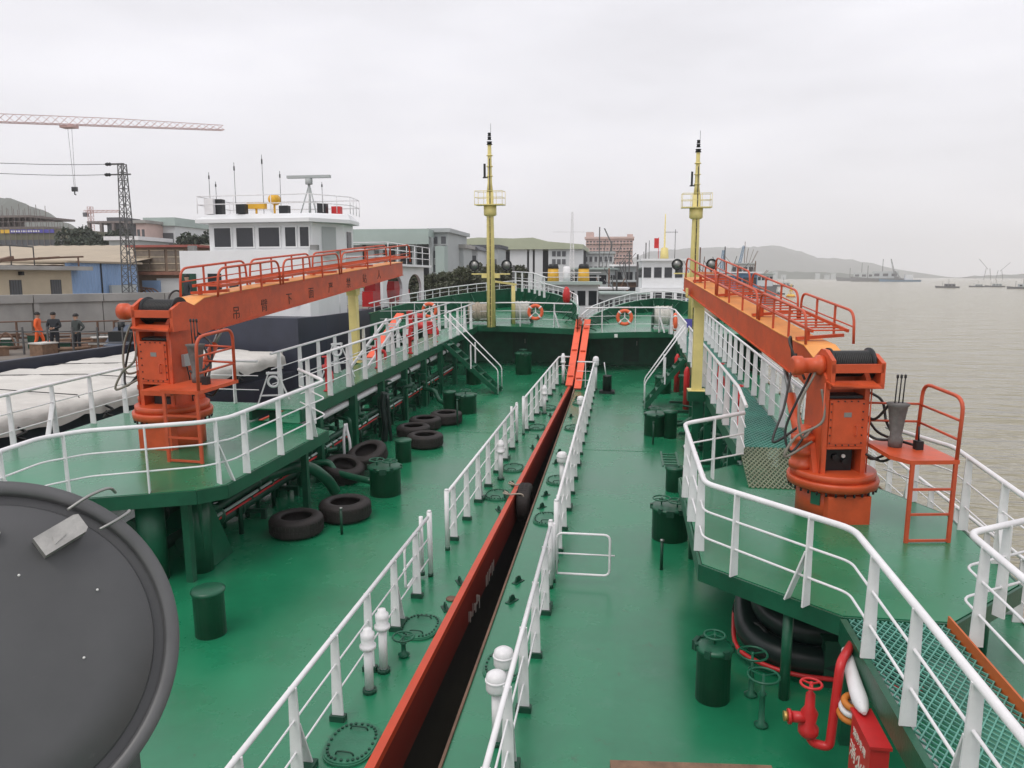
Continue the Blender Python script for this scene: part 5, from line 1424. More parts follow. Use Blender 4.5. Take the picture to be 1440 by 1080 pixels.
part(BG, 'inner_gear', MB().box(-13.6,-13.0,39,46,5.2,6.0).box(-13.8,-13.2,40,41,6.0,6.6).box(-13.8,-13.2,43.5,44.6,6.0,6.5), RED, B)
part(BG, 'upper_gallery', MB().box(-14.5,-11.9,38.3,47.2,7.32,7.45), WALL, B)
mb = MB()
for k in range(6): mb.cyl((-11.95,38.4+k*1.7,7.45),(-11.95,38.4+k*1.7,8.5),0.025,n=5)
for z in (7.8,8.15,8.5): mb.tube([(-14.4,38.35,z),(-11.95,38.4,z),(-11.95,46.9,z)],0.022,5)
part(BG, 'gallery_railing', mb, WHITE, B)

# ------------------------------------------------------------------ people on the quay and behind the boom
def person(label, loc, face, coat, trousers, h=1.72, pose=0, group=None):
    J = {'pelvis':(0,0,0.93),'waist':(0,0.01,1.08),'chest':(0,0.0,1.30),'neck':(0,0.01,1.47),'head0':(0,0.03,1.55),'head1':(0,0.03,1.66),'head2':(0,0.02,1.73),
         'hipL':(-0.1,0,0.88),'kneeL':(-0.11,0.03,0.50),'ankL':(-0.12,-0.02,0.09),'toeL':(-0.14,0.16,0.04),
         'hipR':(0.1,0,0.88),'kneeR':(0.12,0.05,0.50),'ankR':(0.13,0.02,0.09),'toeR':(0.15,0.2,0.04),
         'shL':(-0.19,0,1.41),'elL':(-0.26,-0.03,1.13),'wrL':(-0.24,0.08,0.90),'haL':(-0.23,0.12,0.81),
         'shR':(0.19,0,1.41),'elR':(0.26,-0.03,1.13),'wrR':(0.24,0.08,0.90),'haR':(0.23,0.12,0.81)}
    if pose == 1:      # hands brought together in front
        J['elL'] = (-0.27,0.02,1.14); J['wrL'] = (-0.10,0.22,1.08); J['haL'] = (-0.03,0.26,1.09)
        J['elR'] = (0.27,0.02,1.14); J['wrR'] = (0.10,0.22,1.06); J['haR'] = (0.03,0.26,1.06)
    if pose == 2:      # one arm bent out
        J['elL'] = (-0.36,-0.06,1.17); J['wrL'] = (-0.25,0.10,0.99); J['haL'] = (-0.2,0.16,0.96)
    if pose == 3:      # mid-step
        J['kneeL'] = (-0.11,0.16,0.52); J['ankL'] = (-0.11,0.12,0.10); J['toeL'] = (-0.12,0.29,0.06)
        J['kneeR'] = (0.11,-0.06,0.49); J['ankR'] = (0.12,-0.25,0.13); J['toeR'] = (0.13,-0.1,0.04)
    R_ = dict(pelvis=.155,waist=.15,chest=.175,neck=.062,head0=.085,head1=.105,head2=.07,hipL=.11,kneeL=.072,ankL=.05,toeL=.042,hipR=.11,kneeR=.072,ankR=.05,toeR=.042,shL=.085,elL=.062,wrL=.042,haL=.038,shR=.085,elR=.062,wrR=.042,haR=.038)
    E_ = [('pelvis','waist'),('waist','chest'),('chest','neck'),('neck','head0'),('head0','head1'),('head1','head2'),('pelvis','hipL'),('hipL','kneeL'),('kneeL','ankL'),('ankL','toeL'),('pelvis','hipR'),('hipR','kneeR'),('kneeR','ankR'),('ankR','toeR'),('chest','shL'),('shL','elL'),('elL','wrL'),('wrL','haL'),('chest','shR'),('shR','elR'),('elR','wrR'),('wrR','haR')]
    names = list(J); k = h/1.78
    me = bpy.data.meshes.new('person')
    me.from_pydata([tuple(c*k for c in J[n_]) for n_ in names], [(names.index(a),names.index(b_)) for a,b_ in E_], [])
    o = bpy.data.objects.new('person', me); COL.objects.link(o)
    o.modifiers.new('skin','SKIN'); sd = o.modifiers.new('sub','SUBSURF'); sd.levels = 2; sd.render_levels = 2
    for i, n_ in enumerate(names):
        s_ = me.skin_vertices[0].data[i]
        r = R_[n_]*k
        s_.radius = (r, r*0.72) if n_ in ('pelvis','waist','chest') else (r, r)
        s_.use_root = n_ == 'pelvis'
    dg = bpy.context.evaluated_depsgraph_get()
    m2 = bpy.data.meshes.new_from_object(o.evaluated_get(dg))
    o.modifiers.clear(); o.data = m2
    m2.materials.clear()
    for m_ in (coat, trousers, SKIN, DARK): m2.materials.append(m_)
    for p in m2.polygons:
        c = p.center; z = c.z/k
        hand = (V(J['haL'])*k-c).length < 0.075*k or (V(J['haR'])*k-c).length < 0.075*k
        p.material_index = 2 if (z > 1.485 or hand) else 3 if z < 0.085 else 1 if (z < 0.86 and abs(c.x) < 0.2*k) else 0
        p.use_smooth = True
    o.location = loc; o.rotation_euler = (0,0,face)
    tag(o, label, 'person', group)
    hm = MB().lathe([(0.0,0.105),(0.06,0.095),(0.10,0.05),(0.112,0.0),(0.105,-0.03)],n=14)
    hm.v = [(x,y*1.1-0.012,z) for x,y,z in hm.v]
    hr = part(o, 'hair', hm, HAIR); hr.location = (0,0.02*k,1.69*k)
    part(o, 'nose', MB().lathe([(0.016,0),(0.008,0.03),(0,0.035)],(0,0.125*k,1.62*k),6), SKIN)
    mbe = MB()
    for x in (-0.035,0.035): mbe.lathe([(0,-0.006),(0.012,0),(0,0.006)],(x*k,0.118*k,1.655*k),6)
    part(o, 'eyes', mbe, HAIR)
    mbe = MB()
    for x in (-0.105,0.105): mbe.lathe([(0,-0.03),(0.018,0),(0,0.03)],(x*k,0.02*k,1.64*k),6)
    part(o, 'ears', mbe, SKIN)
    mbh = MB()
    for sd_, q in ((-1,'L'),(1,'R')):
        base = V(J['ha'+q]); d = (base-V(J['wr'+q])).normalized()
        side = d.cross(V((0.3*sd_,1,0.2))).normalized()
        for i in range(4):
            st_ = base+side*(i-1.5)*0.018+d*0.015
            ln = (0.07,0.078,0.074,0.058)[i]
            pth = [st_*k, (st_+d*ln*0.5+V((0,0.008,0)))*k, (st_+d*ln+V((0,0.03,0)))*k]
            mbh.tube(pth, 0.0085*k, 5)
        th = base-d*0.02
        mbh.tube([th*k, (th+V((-sd_*0.02,0.035,0))+d*0.03)*k, (th+V((-sd_*0.03,0.045,0))+d*0.055)*k], 0.01*k, 5)
    part(o, 'fingers', mbh, SKIN)
    return o
person('person in orange coveralls standing by the pipes on the quay', (-25.6,30.6,3.55), radians(-70), COATO, COATO, 1.68, 3)
person('person in a dark jacket with a pale collar band, beside the orange coveralls', (-24.0,29.6,3.55), radians(200), COATD, TROU, 1.74, 1)
person('person in a grey green jacket with arms bent, standing apart by the quay rail', (-22.9,29.55,3.55), radians(170), COATG, TROU, 1.68, 2)
person('person in dark clothes by the barge house door behind the crane boom', (-17.95,29.9,5.16), radians(150), COATD, TROU, 1.72, 0)
part(BG, 'fore_gallery', MB().box(-19.3,-16.6,29.55,30.6,5.151,5.16), NAVY, B)

# ------------------------------------------------------------------ quay clutter, wall and yard buildings
WA, WD = V((-30.4,34,0)), V((0.465,0.885,0)).normalized()
nrm_ = V((WD.y,-WD.x,0))
T = thing('quay_wall', 'long stained concrete wall with a pale coping behind the people', 'wall', tuple(WA))
B = tuple(WA)
def wp(s_, off, z): q = WA+WD*s_+nrm_*off; return (q.x,q.y,z)
s_ = -16.0; k = 0
while s_ < 19:
    a, b_ = s_, s_+3.45
    z0 = 3.1
    part(T, 'wall_panel', MB().prism([wp(a,0,0)[:2],wp(b_,0,0)[:2],wp(b_,-0.4,0)[:2],wp(a,-0.4,0)[:2]],z0,5.45), CONC, B)
    part(T, 'coping', MB().prism([wp(a,0.14,0)[:2],wp(b_,0.14,0)[:2],wp(b_,-0.55,0)[:2],wp(a,-0.55,0)[:2]],5.452,5.86), CONC, B)
    if k % 2: part(T, 'buttress', MB().prism([wp(a,0.1,0)[:2],wp(a+0.25,0.1,0)[:2],wp(a+0.25,0.002,0)[:2],wp(a,0.002,0)[:2]],z0,5.44), CONC, B)
    s_ += 3.5; k += 1
random.seed(9)
for k in range(5):
    x0 = -28.6+k*1.75; y0 = 31.4+0.4*k
    T = thing('pipe_rail', 'rusty pipe rail on the quay, %s' % ('nearest the left edge','just left of the orange coveralls','behind the dark jacket','right of the grey green jacket','ending at the crane')[k], 'rail', (x0,y0,3.55), 'rusty pipe rails on the quay')
    part(T, 'top_rail', MB().tube([(0,0,1.15),(1.9,0.55,1.2)],0.035,6), RUSTY)
    part(T, 'mid_rail', MB().tube([(0,0,0.6),(1.9,0.55,0.62)],0.03,6), RUSTY)
    for q in (0,1.0): part(T, 'post', MB().bar((q,0.29*q,0),(q,0.29*q,1.2),0.07), RUSTY)
SCRAPL = ['scrap pipe in the jumble on the quay, %s from the left' % ORD[k] for k in range(14)]
SX = sorted(random.uniform(-29.5,-21.0) for k in range(14)); CXS = sorted(random.uniform(-29.3,-21.5) for k in range(9))
for k in range(14):
    x = SX[k]; y = 28.2+random.uniform(0,4.5)+0.35*(x+29)*0.2
    L_ = random.uniform(1.5,4); an = random.uniform(0.15,0.5)
    solo('scrap_pipe', SCRAPL[k], 'pipe', MB().tube([(0,0,0),(L_*cos(an),L_*sin(an),random.uniform(0.0,0.2))],random.uniform(0.05,0.11),7), random.choice([RUSTY,GREEND,WOOD,RUSTY]), (x,y,3.62+random.uniform(0,0.35)), 'scrap pipes on the quay')
for k in range(9):
    x = CXS[k]; y = 27.8+random.uniform(0,4)
    w_, d_, h_ = random.uniform(.4,1.1), random.uniform(.3,.7), random.uniform(.25,.7)
    T = thing('crate', 'old crate among the jumble on the quay, %s from the left' % ORD[k], 'crate', (x,y,3.55), 'crates on the quay', rz=random.uniform(0,1.5))
    part(T, 'box', MB().box(-w_/2,w_/2,-d_/2,d_/2,0,h_), random.choice([WOOD,RUSTY,CONC,GREEND])); part(T, 'lid', MB().box(-w_/2-.03,w_/2+.03,-d_/2-.03,d_/2+.03,h_,h_+.05), random.choice([WOOD,RUSTY,TARP]))
solo('red_sack', 'bright red orange sack at the feet of the dark jacket', 'sack', MB().lathe([(0.1,0),(0.2,0.1),(0.18,0.35),(0.06,0.5)],n=10), COATO, (-24.55,29.9,3.55))
for k in range(9):
    x0 = -27.9+k*1.05; y0 = 28.35+0.12*k
    T = thing('pipe_rail', 'low dark pipe rail along the quay edge, %s from the left' % ORD[k], 'rail', (x0,y0,3.55), 'dark pipe rails at the quay edge')
    part(T, 'top_rail', MB().tube([(0,0,0.95),(1.05,0.12,0.98)],0.03,6), PYLON)
    part(T, 'mid_rail', MB().tube([(0,0,0.5),(1.05,0.12,0.5)],0.025,6), PYLON)
    part(T, 'post', MB().bar((0,0,0),(0,0,1.15),0.06), PYLON)
for k in range(3):
    T = thing('hoop_frame', 'rusty hoop frame on the quay before the concrete wall, %s from the left' % ORD[k], 'frame', (-29.0+k*0.9,30.2+0.2*k,3.55), 'hoop frames on the quay')
    part(T, 'hoop', MB().tube([(0.4*cos(a*pi/8),0,0.75*sin(a*pi/8)) for a in range(9)],0.035,6), RUSTY); part(T, 'foot', MB().box(-0.45,0.45,-0.05,0.05,0,0.05), RUSTY)
T = thing('machine_heap', 'dark heap of machinery under a blue sheet beside the far crane', 'machinery', (-20.9,30.5,3.55))
part(T, 'engine', MB().box(-0.9,0.9,-0.5,0.5,0,0.9).cyl((-0.6,0,0.9),(-0.6,0,1.3),0.15,n=10).box(0,0.7,-0.3,0.3,0.9,1.2), DARK)
part(T, 'sheet', MB().add([(-1.1,-0.6,0.3),(0.3,-0.65,0.25),(1.0,-0.55,0.55),(-1.0,0.1,1.05),(0.2,0.0,1.26),(1.0,0.1,0.97)],[(0,1,4,3),(1,2,5,4)],True), mat('blue_grey_sheet',(0.09,0.11,0.15),0.7,var=0.25,scale=4))

def corrug(mb, a, b_, z0, z1, pitch=0.35, amp=0.05):
    a = V(a); b_ = V(b_); L_ = (b_-a).length; n = max(2, int(L_/pitch)*2); d = (b_-a)/n; nn = V((d.y,-d.x,0)).normalized()
    vs = []
    for i in range(n+1):
        p = a+d*i+nn*(amp if i % 2 else 0)
        vs += [(p.x,p.y,z0),(p.x,p.y,z1)]
    return mb.add(vs, [(2*i,2*i+2,2*i+3,2*i+1) for i in range(n)])
# beige store with two barred windows
T = thing('beige_store', 'low beige store with two dark windows and a flat overhanging roof behind the wall', 'building', (-42,46,3.15)); B = (-42,46,3.15)
part(T, 'wall', MB().box(-45,-39,30,50.2,3.15,7.2), BEIGE, B)
part(T, 'roof', MB().box(-45.3,-38.3,29.6,51.6,7.2,7.48), CONC, B)
for y in (36.5, 41.6, 45.0, 48.6):
    w_ = part(T, 'window', MB().box(-39.01,-38.96,y-0.5,y+0.5,5.35,6.55), GREYD, B)
    mb = MB()
    for k in range(5): mb.box(-38.96,-38.93,y-0.45+k*0.22,y-0.42+k*0.22,5.35,6.55)
    part(w_, 'bars', mb, PYLON, B)
    part(w_, 'sill', MB().box(-39.0,-38.88,y-0.56,y+0.56,5.27,5.345), CONC, B)
for y in (41.2,45.4): part(T, 'wall_lamp', MB().box(-38.99,-38.7,y-0.09,y+0.09,6.85,7.1), DARK, B)
mb = MB()
for (y0, y1, z0, z1) in ((43.6,46.5,7.5,8.9),):
    mb.tube([(-39.5,43.4,7.5),(-39.5,43.4,8.8),(-39.5,47.4,8.75),(-39.5,47.4,7.5)],0.04,5).tube([(-39.5,45.4,7.5),(-39.5,45.4,8.77)],0.04,5)
part(T, 'roof_frame', mb, PYLON, B)
part(T, 'roof_scrap', MB().bar((-39.3,42,7.6),(-39.3,49.5,8.1),0.15).bar((-39.5,43.6,7.6),(-39.6,45.6,8.0),0.3,0.2).bar((-39.2,47.5,8.0),(-39.2,51.8,8.2),0.12).bar((-39.2,51.3,7.5),(-39.2,51.3,8.2),0.08), RUSTY, B)
# blue corrugated shed
T = thing('blue_shed', 'blue corrugated metal shed front next to the beige store', 'shed', (-40,54,3.15)); B = (-40,54,3.15)
mb = MB(); corrug(mb, (-39.6,50.4,0), (-39.6,58.6,0), 3.15, 7.75, 0.34, 0.06)
part(T, 'front', mb, BLUE, B)
part(T, 'roof', MB().box(-46,-39.3,50.3,59,7.76,7.9), ROOFB, B); part(T, 'side_wall', MB().box(-46,-39.7,58.4,58.6,3.15,7.75), BEIGE, B)
part(T, 'door_seam', MB().box(-39.55,-39.5,54.1,54.2,3.15,7.75), DARK, B)
part(T, 'grey_door', MB().box(-39.5,-39.3,54.9,58.0,3.15,6.1), GREYB, B)
T = thing('long_shed', 'long shed with a faded beige roof behind the blue and beige buildings', 'shed', (-58,68,3.15)); B = (-58,68,3.15)
a, b_ = P(-120,372,63), P(187,373,63)
mb = MB(); n = 60
vs = []
for i in range(n+1):
    x = -84+(b_.x+84)*i/n; o_ = 0.05 if i % 2 else 0
    vs += [(x,61,7.75+o_),(x-0.0,78,10.1+o_)]
mb.add(vs,[(2*i,2*i+2,2*i+3,2*i+1) for i in range(n)])
part(T, 'roof', mb, ROOFB, B)
part(T, 'front_wall', MB().box(-84,b_.x-0.2,61.6,61.9,3.15,7.74), RUSTY, B)
part(T, 'back_wall', MB().box(-84,b_.x-0.2,77.5,77.8,3.15,10.0), BEIGE, B)
# brown building with a glazed upper floor
a, b_ = P(187,346,66), P(262,372,66)
T = thing('brown_building', 'brown two storey building with a glazed upper floor beside the lattice pylon', 'building', (a.x,66,3.15)); B = (a.x,66,3.15)
part(T, 'wall', MB().box(a.x,b_.x,66,74,3.15,9.4), BROWNG, B)
part(T, 'roof', MB().box(a.x-0.4,b_.x+1.6,65.4,74.5,9.4,9.6), mat('red_roof_edge',(0.34,0.10,0.08),0.7), B)
part(T, 'ledge', MB().box(a.x,b_.x+0.3,65.5,66,6.9,7.2), mat('red_brown_band',(0.28,0.13,0.09),0.8,var=0.3), B)
W_ = b_.x-a.x
for k, (u0,u1) in enumerate(((0.04,0.30),(0.33,0.60),(0.66,0.80),(0.84,0.97))):
    w_ = part(T, 'window', MB().box(a.x+W_*u0,a.x+W_*u1,65.93,65.99,7.3,9.2), mat('dusty_glass',(0.22,0.18,0.14),0.25,var=0.2) if k == 0 else MATS['dusty_glass'], B)
    mb = MB()
    for z in (7.3,7.9,8.5,9.1): mb.box(a.x+W_*u0,a.x+W_*u1,65.88,65.929,z,z+0.07)
    part(w_, 'glazing_bars', mb, BEIGE, B)
part(T, 'pale_ground_floor', MB().box(a.x+2.2,b_.x-0.5,65.9,65.99,3.15,6.6), PALEW, B)
part(T, 'blue_panel', MB().box(a.x+0.8,a.x+2.6,65.8,65.89,5.2,6.4), BLUE, B)
part(T, 'scrap_coils', (lambda mb: ([mb.torus((a.x+0.4+0.45*k,64.8,4.6+0.15*(k%2)),1.0+0.1*(k%3),0.06,20,5,'y') for k in range(5)], mb)[1])(MB()), RUSTY, B)

# lattice pylon with its lines
def lattice(mb, p0, p1, w0, w1, n, t_=0.06):
    p0 = V(p0); p1 = V(p1)
    d = (p1-p0).normalized(); u = d.cross(V((0,1,0)) if abs(d.y) < 0.9 else V((0,0,1))).normalized(); v_ = d.cross(u)
    prev = None
    for i in range(n+1):
        f = i/n; c = p0+(p1-p0)*f; w_ = w0+(w1-w0)*f
        q = [c+u*(sx*w_/2)+v_*(sy*w_/2) for sx, sy in ((-1,-1),(1,-1),(1,1),(-1,1))]
        for j in range(4): mb.bar(q[j], q[(j+1)%4], t_*0.6)
        if prev:
            for j in range(4):
                mb.bar(prev[j], q[j], t_)
                mb.bar(prev[j], q[(j+1)%4] if i % 2 else q[j-1], t_*0.6)
        prev = q
    return mb
a = P(169,231,55); b_ = P(184,412,55)
T = thing('lattice_pylon', 'dark lattice power pylon standing behind the concrete wall', 'pylon', (b_.x,55,3.15)); B = (b_.x,55,3.15)
part(T, 'tower', lattice(MB(), (b_.x,55,3.15), (a.x+0.15,55,a.z), 0.95, 0.42, 20, 0.06), PYLON, B)
part(T, 'cross_arm', MB().bar((a.x-0.9,55,a.z-0.75),(a.x+0.8,55,a.z-0.75),0.1), PYLON, B)
part(T, 'top_arm', MB().bar((a.x-0.9,55,a.z+0.02),(a.x+0.3,55,a.z+0.02),0.12), PYLON, B)
for x, z in ((a.x-0.95,a.z+0.02),(a.x-1.05,a.z-0.75)):
    part(T, 'insulator', MB().lathe([(0.1,-0.25),(0.14,-0.1),(0.1,0),(0.14,0.1),(0.08,0.2)],(x,55,z),8,'x'), DARK, B)
l0 = P(0,229,52); l1 = P(0,242,52)
for lb, x, z, q in (('upper','a',a.z+0.02,l0),('lower','b',a.z-0.75,l1)):
    solo('power_line', 'thin power line from the pylon out of the left edge, %s of two' % lb, 'cable', MB().tube(smooth_path([(0,0,0),(-4.5,-1.5,-0.12),(q.x-a.x-6,-6,q.z-z)],6),0.022,5), DARK, (a.x-1.0,55,z), 'power lines')

# tower crane whose jib crosses the upper left
a = P(-150,166.5,112); tip = P(314,183,150)
T = thing('tower_crane', 'pale red tower crane, only its long jib in view above the pylon', 'tower crane', (a.x,a.y,3.15)); B = (a.x,a.y,3.15)
part(T, 'mast', lattice(MB(), (a.x,a.y,3.15), (a.x,a.y,a.z+5), 1.8, 1.8, 16, 0.16), CRANER, B)
jb = MB(); mid = P(30,166,125)
n = 38
A0 = V((a.x,a.y,a.z)); A1 = V(tip)
prev = None
dd = (A1-A0).normalized(); sd = dd.cross(V((0,0,1))).normalized()
for i in range(n+1):
    f = i/n; c = A0+(A1-A0)*f
    hgt = 1.4 if f < 0.62 else 1.4-0.45*(f-0.62)/0.38
    q = [c+sd*0.7, c-sd*0.7, c+V((0,0,hgt))]
    if prev:
        for j in range(3): jb.bar(prev[j], q[j], 0.13 if j < 2 else 0.10)
        jb.bar(prev[0], q[2], 0.07); jb.bar(prev[1], q[2], 0.07); jb.bar(prev[2], q[0], 0.06); jb.bar(prev[0], q[1], 0.06)
    jb.bar(q[0], q[1], 0.07)
    prev = q
part(T, 'jib', jb, CRANER, B)
tr = A0+(A1-A0)*0.475
part(T, 'trolley', MB().box(tr.x-1.3,tr.x+1.3,tr.y-0.8,tr.y+0.8,tr.z-0.6,tr.z-0.15), CRANER, B)
part(T, 'hoist_rope', MB().cyl((tr.x-0.3,tr.y,tr.z-0.6),(tr.x+0.1,tr.y,tr.z-11.0),0.035,n=4).cyl((tr.x+0.5,tr.y,tr.z-0.6),(tr.x+0.3,tr.y,tr.z-11.0),0.035,n=4), PYLON, B)
part(T, 'hook_block', MB().box(tr.x-0.35,tr.x+0.65,tr.y-0.2,tr.y+0.2,tr.z-11.7,tr.z-10.9).tube([(tr.x+0.1,tr.y,tr.z-11.7),(tr.x+0.1,tr.y,tr.z-12.2),(tr.x+0.35,tr.y,tr.z-12.3)],0.1,6), DARK, B)
part(T, 'counter_jib', MB().bar(A0+(A0-A1).normalized()*14, A0, 1.2, 0.8), CRANER, B)

# concrete frame wrapped in scaffolding
yb_ = 130
a = P(-60,292,yb_); b_ = P(95,345,yb_)
T = thing('construction_block', 'unfinished block wrapped in olive scaffold netting with a blue banner', 'building', (a.x,yb_,3.15)); B = (a.x,yb_,3.15)
zt = P(40,322,yb_).z
part(T, 'netting', MB().box(a.x-10,b_.x,yb_,yb_+14,3.15,zt), NET, B)
part(T, 'dark_storey', MB().box(a.x-10,b_.x-0.3,yb_-0.15,yb_-0.01,P(0,343,yb_).z-0.4,P(0,343,yb_).z+0.7), GREYD, B)
u0, u1 = P(14,313,yb_), P(66,316,yb_)
part(T, 'banner', MB().box(u0.x,u1.x+1.5,yb_-0.25,yb_-0.18,zt-0.75,zt-0.1), BANNER, B)
part(T, 'banner_end', MB().box(u0.x-1.9,u0.x-0.05,yb_-0.25,yb_-0.18,zt-0.75,zt-0.1), BUOYY, B)
mb = MB()
for k in range(12): mb.box(u0.x+0.3+k*0.5,u0.x+0.6+k*0.5,yb_-0.29,yb_-0.255,zt-0.58,zt-0.27)
part(T, 'banner_marks', mb, REFL, B, kind='stuff')
mb = MB(); x = a.x-10
while x < b_.x:
    top_z = zt+ (4.2 if x < b_.x-5 else 1.5) + random.uniform(-0.6,0.6)
    mb.bar((x,yb_-0.3,3.2),(x,yb_-0.3,top_z),0.07); mb.bar((x,yb_+2,zt),(x,yb_+2,top_z),0.07); x += 1.15
for z in (zt+0.3,zt+1.3,zt+2.3): mb.bar((a.x-10,yb_-0.3,z),(b_.x-(z-zt)*1.6,yb_-0.3,z),0.09)
part(T, 'scaffold', mb, NETU, B)
part(T, 'upper_frame', MB().box(a.x-10,b_.x-5,yb_+1,yb_+13,zt,zt+0.5).box(a.x-10,b_.x-8,yb_+1,yb_+13,zt+2.2,zt+2.6).box(a.x-4,a.x-3.3,yb_+1,yb_+13,zt+0.5,zt+2.2).box(a.x+2,a.x+2.7,yb_+1,yb_+13,zt+0.5,zt+2.2), NETU, B)

def fbox(px0, py0, px1, py1, y, depth, z0=3.15):      # a plain block seen square-on
    a = P(px0,py0,y); b_ = P(px1,py1,y)
    return a.x, b_.x, y, y+depth, z0, max(a.z,b_.z)
# unfinished frame and small tower crane behind the dark trees
x0,x1,y0,y1,z0,z1 = fbox(122,311,178,330,170,10)
T = thing('concrete_frame', 'bare concrete building frame above the dark trees', 'building', (x0,170,3.15)); B=(x0,170,3.15)
part(T, 'slab', MB().box(x0,x1,170,180,z1-0.5,z1), NETU, B); part(T, 'lower_slab', MB().box(x0,x1,170,180,z1-4.5,z1-4.0), NETU, B)
for k in range(4):
    x = x0+(x1-x0-0.6)*k/3
    part(T, 'column', MB().box(x,x+0.6,170.1,170.8,3.15,z1-0.5), NETU, B)
part(T, 'stair_core', MB().box(x0+4.5,x1-1.5,171,178,3.15,z1+0.9), GREYD, B)
a = P(128,310,230); tip = P(168,297,230); bk = P(119,297,230)
T = thing('tower_crane', 'small faint tower crane far off above the bare concrete frame', 'tower crane', (a.x,230,3.15)); B=(a.x,230,3.15)
part(T, 'mast', lattice(MB(),(a.x,230,3.15),(a.x,230,tip.z+1.5),1.2,1.2,12,0.12), CRANER, B)
part(T, 'jib', lattice(MB(),(bk.x,230,tip.z),(tip.x,230,tip.z),0.8,0.6,14,0.1), CRANER, B)
part(T, 'counterweight', MB().box(bk.x-0.3,bk.x+1,229.4,230.6,tip.z-1.6,tip.z-0.3), GREYD, B)
# blocks between the trees and the wheelhouse
def block(name, label, px0, py0, px1, py1, y, depth, m, roof=None, rows=0, cols=0, wm=GREYD, cat='building', gable=0, rooft=0.5):
    x0,x1,y0,y1,z0,z1 = fbox(px0,py0,px1,py1,y,depth)
    T = thing(name, label, cat, ((x0+x1)/2,y,3.15)); B = ((x0+x1)/2,y,3.15)
    part(T, 'wall', MB().box(x0,x1,y,y+depth,z0,z1), m, B)
    if roof:
        if gable:
            n = 6; mb = MB(); pts = [(x0-0.5,z1)]+[(x0-0.5+(x1-x0+1)*i/n, z1+gable*sin(pi*i/n)+0.02) for i in range(1,n)]+[(x1+0.5,z1)]
            vs = [(x,y-0.6,z) for x,z in pts]+[(x,y+depth+0.5,z) for x,z in pts]; k = len(pts)
            mb.add(vs,[tuple(range(k)),tuple(reversed(range(k,2*k)))]+[(i,k+i,k+(i+1)%k,(i+1)%k) for i in range(k)])
            part(T, 'roof', mb, roof, B)
        else:
            part(T, 'roof', MB().box(x0-0.4,x1+0.4,y-0.5,y+depth+0.4,z1,z1+rooft), roof, B)
    zb = 5.2
    for r in range(rows):
        for c in range(cols):
            wx = (x1-x0)/cols; wz = (z1-zb)/rows
            xx = x0+wx*(c+0.5); zz = zb+wz*(r+0.45)
            w_ = part(T, 'window', MB().box(xx-wx*0.28,xx+wx*0.28,y-0.06,y-0.003,zz-wz*0.26,zz+wz*0.26), wm, B)
            part(w_, 'sill', MB().box(xx-wx*0.32,xx+wx*0.32,y-0.14,y-0.003,zz-wz*0.31,zz-wz*0.27), PALEW, B)
    return T, B, (x0,x1,z1)
block('pink_house', 'narrow pinkish house right of the lattice pylon', 191,314,206,345, 120, 8, PINK, CONC, 3, 2)
T,B,(x0,x1,z1) = block('green_roof_shed', 'pale green roofed shed left of the white wheelhouse', 207,318,247,345, 125, 14, PALEW, MINT, 0, 0, cat='shed', rooft=1.4)
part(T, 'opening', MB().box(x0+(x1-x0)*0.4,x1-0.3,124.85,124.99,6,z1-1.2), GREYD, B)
block('white_roof_house', 'low house with a bright white roof behind the pylon', 153,338,195,352, 95, 7, GREYB, WHITE, 1, 5)
# grey open-fronted sheds right of the barge wheelhouse
x0,x1,y0,y1,z0,z1 = fbox(512,333,606,375,95,16)
T = thing('open_shed', 'tall grey shed with dark open bays behind the bushes', 'shed', ((x0+x1)/2,95,3.15)); B=((x0+x1)/2,95,3.15)
part(T, 'back_wall', MB().box(x0-6,x1,110.5,111,3.15,z1), GREYB, B)
part(T, 'roof', (lambda mb: ([mb.sideprism([(94.2,z1-0.1),(111.4,z1-0.1),(111.4,z1+0.5),(94.2,z1+0.9)],x0-6+(x1-x0+6)*k/3+0.01,x0-6+(x1-x0+6)*(k+1)/3) for k in range(3)],mb)[1])(MB()), MINT, B)
part(T, 'fascia', MB().box(x0-6,x1,94.0,94.19,z1-1.0,z1+0.3), MINT, B)
part(T, 'side_cladding', MB().box(x0-6,x0+0.42*(x1-x0)*0.35,95,95.2,3.15,z1-1.0), GREYB, B)
for k in range(5):
    x = x0+(x1-x0)*k/4
    part(T, 'column', MB().box(x-0.25,x+0.25,95,95.5,3.15,z1-0.1), GREYB, B)
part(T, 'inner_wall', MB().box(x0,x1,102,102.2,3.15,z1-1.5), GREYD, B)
block('grey_annex', 'grey end block with upper windows beside the open shed', 606,327,630,375, 97, 12, GREYB, GREYB, 4, 2)
block('mint_lean_to', 'small mint coloured lean-to below the grey end block', 612,346,625,372, 94, 2, MINT, None)
block('grey_hut', 'low grey hut with a flat pale roof right of the end block', 629,349,652,372, 104, 6, GREYB, CONC)
block('blue_grey_house', 'blue grey house with a hipped roof left of the cream mast', 652,352,672,378, 112, 8, PALEW, GREYD, 2, 2, gable=0.8)
block('grey_row', 'pale grey low row behind the cream mast', 668,349,700,378, 120, 8, GREYB, GREYD, 1, 4)
